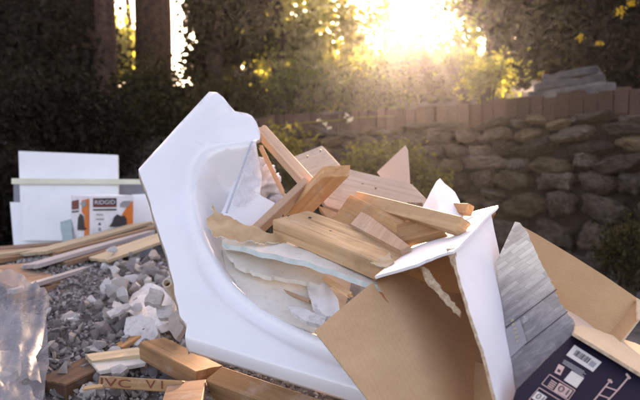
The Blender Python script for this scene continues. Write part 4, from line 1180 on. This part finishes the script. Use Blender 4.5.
def rubble():
    kinds = []
    for i in range(6): kinds.append(('plaster_chunk', chunk_mesh('plaster_chunk', i, 'plaster', .55), 'pale plaster chunk among the rubble beside the tub', 'plaster', 'pale plaster chunks in the rubble'))
    for i in range(6): kinds.append(('mortar_chunk', chunk_mesh('mortar_chunk', 20 + i, 'plaster_grey', .7), 'grey mortar chunk in the rubble left of the tub', 'rubble', 'grey mortar chunks in the rubble'))
    for i in range(4): kinds.append(('tan_plaster_chunk', chunk_mesh('tan_plaster_chunk', 40 + i, 'plaster_tan', .5), 'tan plaster fragment in the rubble left of the tub', 'plaster', 'tan plaster fragments in the rubble'))
    rr = random.Random(11); made = 0
    def put(k, p, s, px, py):
        nm, me, lab, cat, grp = kinds[k]
        Mx = Matrix.Translation(p) @ Quaternion((rr.gauss(0, 1), rr.gauss(0, 1), rr.gauss(0, 1), rr.gauss(0, 1))).normalized().to_matrix().to_4x4() @ Matrix.Diagonal((s * rr.uniform(.8, 1.3), s, s * rr.uniform(.7, 1.1), 1))
        size = 'crumb sized' if s < .012 else ('small' if s < .017 else ('fist sized' if s > .026 else 'middling'))
        col_, kind_ = lab.split(' ')[0], ' '.join(lab.split(' ')[1:3])
        if py < 285: where = 'between the plank ends and the tub'
        elif py < 330 and px > 105: where = 'around the cracked plaster slab'
        elif px < 75: where = 'beside the plastic bag'
        elif py < 345: where = 'in the shadow below the plank stack'
        elif px < 140: where = 'around the dark wood block and marked lumber'
        else: where = 'under the sloping lumber by the tub bottom'
        tag(link(nm, me, Mx), '%s %s %s %s' % (size, col_, kind_, where), cat, grp)
    for i in range(540):
        if i < 210:   # the pale upper heap
            px, py = rr.uniform(106, 184), rr.uniform(248, 330); k = rr.choice([0, 1, 2, 3, 4, 5, 0, 1, 2, 3, 6, 7, 8, 9, 12, 13, 14]); s = rr.choice([.012, .015, .020, .026, .032, .036])
        else:
            px, py = rr.uniform(44, 205), rr.uniform(300, 402); k = rr.choice([6, 7, 8, 9, 10, 11, 6, 7, 9, 12, 13, 14, 15, 0, 2, 4]); s = .007 + .025 * rr.random() ** 2
        p = hit(px, py)
        if p is None: continue
        lift = .012 if i >= 210 else rr.uniform(.0, .07)
        put(k, p + Vector((0, 0, lift * rr.random() + s * .25)), s, px, py)
rubble()

def fines():
    n = 26000
    V = []; FF = []
    x = rng.uniform(-1.5, .1, n); y = rng.uniform(1.15, 2.9, n)
    verts = []
    oc = np.array([(1, 0, 0), (-1, 0, 0), (0, 1, 0), (0, -1, 0), (0, 0, 1), (0, 0, -1)], float)
    fo = [(0, 2, 4), (2, 1, 4), (1, 3, 4), (3, 0, 4), (2, 0, 5), (1, 2, 5), (3, 1, 5), (0, 3, 5)]
    for i in range(n):
        s = .0016 + .010 * rng.random() ** 3
        A = rng.normal(size=(3, 3)); q, _ = np.linalg.qr(A)
        v = (oc * rng.uniform(.5, 1.3, (6, 1)) * s) @ q + np.array((x[i], y[i], ground_z(x[i], y[i]) + s * .4))
        k = len(verts) * 6; verts.append(v); FF += [[a + k for a in f] for f in fo]
    me = bpy.data.meshes.new('rubble_fines'); me.from_pydata(np.concatenate(verts).tolist(), [], FF); me.update(); me.materials.append(M['debris'])
    tag(link('rubble_fines', me), 'loose grey crumbs and dust covering the rubble heap', 'rubble', kind='stuff')
fines()

def slab_chunk(px_out, pl, t, mat, label, amp=.006, fr=.15, step=4, seed=1, name='plaster_fragment', cat='plaster'):
    o = sheet(name, pl, jag(px_out, 4, .8, seed), t, M[mat], step=step, h=lambda x, y: amp * mnoise.noise(Vector((x * fr, y * fr, seed))))
    return thing(o, label, cat)
slab_chunk([(112, 280), (127, 278), (125, 291), (121, 302), (109, 303), (110, 291)], Plane((112, 280, 2.05), (127, 278, 2.05), (110, 302, 1.98)), .012, 'plaster_tan', 'flat pinkish grey slab standing upright in the rubble', seed=2)
slab_chunk([(130, 296), (146, 284), (160, 286), (174, 300), (176, 318), (160, 326), (142, 322), (128, 312)], Plane((130, 300, 1.98), (174, 300, 1.90), (150, 326, 1.78)), .025, 'plaster', 'large cracked pale plaster slab beside the tub edge', .014, .09, seed=4)
slab_chunk([(126, 318), (140, 314), (156, 320), (158, 334), (146, 346), (130, 346), (124, 332)], Plane((126, 318, 1.84), (156, 320, 1.80), (140, 346, 1.74)), .02, 'plaster', 'pale plaster slab hanging below the cracked slab', .010, .12, seed=6)
slab_chunk([(150, 288), (164, 292), (160, 304), (144, 302)], Plane((150, 288, 1.86), (164, 292, 1.84), (148, 302, 1.80)), .014, 'plaster', 'small plaster plate on top of the cracked slab', .006, .2, seed=7)
slab_chunk([(156, 306), (172, 304), (172, 316), (158, 318)], Plane((156, 306, 1.82), (172, 304, 1.80), (158, 318, 1.77)), .014, 'plaster', 'squarish plaster plate against the tub edge', .006, .2, seed=9)
slab_chunk([(106, 312), (128, 303), (131, 306), (110, 317)], Plane((106, 312, 1.86), (128, 303, 1.86), (110, 317, 1.82)), .008, 'plaster', 'narrow plaster sliver left of the cracked slab', .003, .2, seed=10)
slab_chunk([(110, 368), (120, 363), (128, 367), (124, 372), (112, 374)], Plane((110, 368, 1.52), (128, 367, 1.52), (118, 374, 1.50)), .012, 'plaster', 'bright white plaster chip above the marked lumber', .006, .2, seed=11)
slab_chunk([(66, 314), (80, 312), (79, 318), (64, 321)], Plane((66, 314, 1.95), (80, 312, 1.95), (66, 321, 1.88)), .008, 'plaster', 'bright plaster flake in the shadowed rubble', .003, .2, seed=12)
slab_chunk([(80, 321), (96, 320), (95, 326), (82, 327)], Plane((80, 321, 1.92), (96, 320, 1.92), (82, 327, 1.86)), .008, 'plaster', 'second bright flake right of the first in shadowed rubble', .003, .2, seed=13)
slab_chunk([(168, 316), (182, 308), (184, 326), (176, 340), (169, 330)], Plane((168, 316, 1.70), (184, 308, 1.66), (176, 340, 1.58)), .012, 'plaster_tan', 'brownish slab wedged under the tub broken edge', .006, .2, seed=14)

# pipe end
def pipe():
    p = P(167, 283, 1.78); d = (CP - p).normalized() * .8 + Vector((-.15, 0, .25)); d.normalize()
    root = empty('pipe_stub', p); tag(root, 'short cream pipe stub with open end beside the tub', 'pipe')
    q = p - d * .16
    o1 = tube([q, p], [.0135, .0135], 24, False); i1 = tube([q, p], [.0095, .0095], 24, False)
    V, FF = merge([o1, (i1[0], [f[::-1] for f in i1[1]])])
    for k in range(24):
        FF.append([24 + k, 24 + (k + 1) % 24, 72 + (k + 1) % 24, 72 + k])
    me = mesh('pipe_wall', V, FF, True); link('pipe_wall', me, None, root, M['copper'])
    v, f = tube([q, p - d * .03], [.0092, .0092], 20); link('brown_lining', mesh('brown_lining', v, f, True), None, root, M['pipe_in'])  # brown core closing the bore a little behind its mouth
pipe()

# lumber in the rubble
thing(board('old_wood_block', (34, 380, 1.52), (84, 357, 1.66), (45, 395, 1.42), .05, M['brownwood'], rough=(.006, .006), seed=3, bev=.003), 'dark brown broken wood block in front of the plastic bag', 'wood block', 'lumber in the rubble')
thing(board('painted_board', (85, 354, 1.64), (138, 347, 1.66), (92, 361, 1.58), .016, M['planklight'], rough=(.002, 0), bev=.001, ortho=False), 'short pale board meeting the dark wood block', 'board', 'lumber in the rubble')
thing(board('plaster_board', (90, 359, 1.60), (136, 351, 1.64), (98, 371, 1.54), .012, M['gypsum'], ortho=False, rough=(.004, .01), seed=6), 'grey green board face below the short pale board', 'board', 'lumber in the rubble')
mk = board('marked_lumber', (99, 375.5, 1.44), (182, 380.5, 1.36), (99, 387.5, 1.43), .06, M['brown_lumber'], bev=.002, rough=(.001, .004)); thing(mk, 'orange lumber length with red stencilled letters at bottom', 'lumber', 'lumber in the rubble')
mp_ = Plane((99, 375.5, 1.44), (182, 380.5, 1.36), (99, 387.5, 1.43))
text_on(mp_, [(101, 386), (131, 388), (131, 380), (101, 377.6)], 'IVC', 'redmark', mk, .0012)
text_on(mp_, [(146, 388.4), (163, 389), (163, 381), (146, 380)], 'V I', 'redmark', mk, .0012)
thing(board('lumber_beam', (139, 342, 1.60), (196, 372, 1.40), (152, 331, 1.70), .045, M['brown_lumber'], bev=.002, rough=(.003, .003), seed=4), 'brown lumber piece sloping down under the tub bottom edge', 'lumber', 'lumber in the rubble')
thing(board('lumber_beam', (222, 366, 1.38), (330, 402, 1.16), (216, 384, 1.32), .05, M['brown_lumber'], bev=.002), 'yellowish lumber beam under the tub front edge', 'lumber', 'lumber in the rubble')
thing(board('plywood_scrap', (168, 383, 1.38), (206, 379, 1.36), (160, 406, 1.26), .012, M['plankwood'], ortho=False), 'square brown plywood scrap beside the yellowish beam', 'plywood', 'lumber in the rubble')
thing(board('wood_chip', (84, 386, 1.44), (104, 383, 1.43), (86, 389, 1.43), .006, M['pine'], rough=(.003, .003)), 'little wood chip left of the marked lumber', 'wood scrap', 'lumber in the rubble')
thing(board('scrap_board', (112, 346, 1.74), (132, 334, 1.80), (118, 350, 1.70), .012, M['pine_orange'], rough=(.003, .003)), 'small brown scrap under the hanging plaster slab', 'wood scrap', 'lumber in the rubble')

# plastic bag
def bag():
    pl = Plane((0, 298, 1.66), (50, 310, 1.62), (14, 400, 1.28))
    def h(x, y):
        d = min(1.0, (52 - x) / 14.0)
        return .05 * max(0, d) ** .5 + .030 * mnoise.noise(Vector((x * .045, y * .022, 1))) + .030 * (1 - abs(mnoise.noise(Vector((x * .10 + y * .02, y * .018, 4)))) ** .6) + .003 * mnoise.noise(Vector((x * .2, y * .08, 2)))
    root = empty('plastic_bag', P(10, 400, 1.3)); tag(root, 'translucent bluish plastic bag slumped at the lower left edge', 'plastic bag')
    out = [(-40, 300), (-20, 296), (0, 296), (16, 299), (34, 302), (46, 306), (51, 311), (50, 322), (47, 338), (45, 352), (43, 366), (38, 380), (41, 392), (44, 410), (-40, 412)]
    sheet('front_film', pl, out, .0012, M['film'], root, step=3.2, h=h)
    pl2 = Plane((0, 300, 1.74), (50, 312, 1.68), (14, 400, 1.36))
    sheet('back_film', pl2, [(-40, 304), (0, 300), (44, 308), (46, 350), (40, 410), (-40, 412)], .0012, M['film'], root, step=7, h=lambda x, y: -.03 + .02 * mnoise.noise(Vector((x * .06, y * .05, 7))))
    plf = Plane((0, 372, 1.24), (30, 388, 1.22), (10, 402, 1.16))
    sheet('folded_hem', plf, [(-30, 368), (2, 371), (18, 381), (34, 394), (44, 408), (-30, 412)], .0012, M['film'], root, step=4, h=lambda x, y: .016 * mnoise.noise(Vector((x * .12, y * .1, 5))))
bag()
slab_chunk([(-8, 352), (8, 350), (20, 356), (18, 372), (4, 378), (-10, 374)], Plane((-8, 352, 1.52), (20, 356, 1.50), (4, 378, 1.42)), .02, 'plaster', 'pale plaster piece showing through the plastic bag', .012, .12, seed=15)

# ------------------------------------------------------------------ haze
def haze():
    bm = bmesh.new(); bmesh.ops.create_cube(bm, size=1.0)
    me = bpy.data.meshes.new('haze'); bm.to_mesh(me); bm.free()
    o = link('haze', me, Matrix.Translation((0, 0, 8.0)) @ Matrix.Diagonal((420, 480, 20.0, 1)))
    m = bpy.data.materials.new('haze_air'); m.use_nodes = True; t = m.node_tree
    t.nodes.remove(t.nodes['Principled BSDF'])
    v = t.nodes.new('ShaderNodeVolumePrincipled')  # added volume, its scatter stands in for lens bloom around the sun
    v.inputs['Color'].default_value = (.95, .90, .89, 1); v.inputs['Density'].default_value = HAZE_D; v.inputs['Anisotropy'].default_value = HAZE_G
    t.links.new(v.outputs[0], t.nodes['Material Output'].inputs['Volume'])
    me.materials.append(m); tag(o, 'thin air haze added over the garden for the glow around the sun', None, None, 'stuff')
HAZE_D, HAZE_G = .0011, .86
haze()
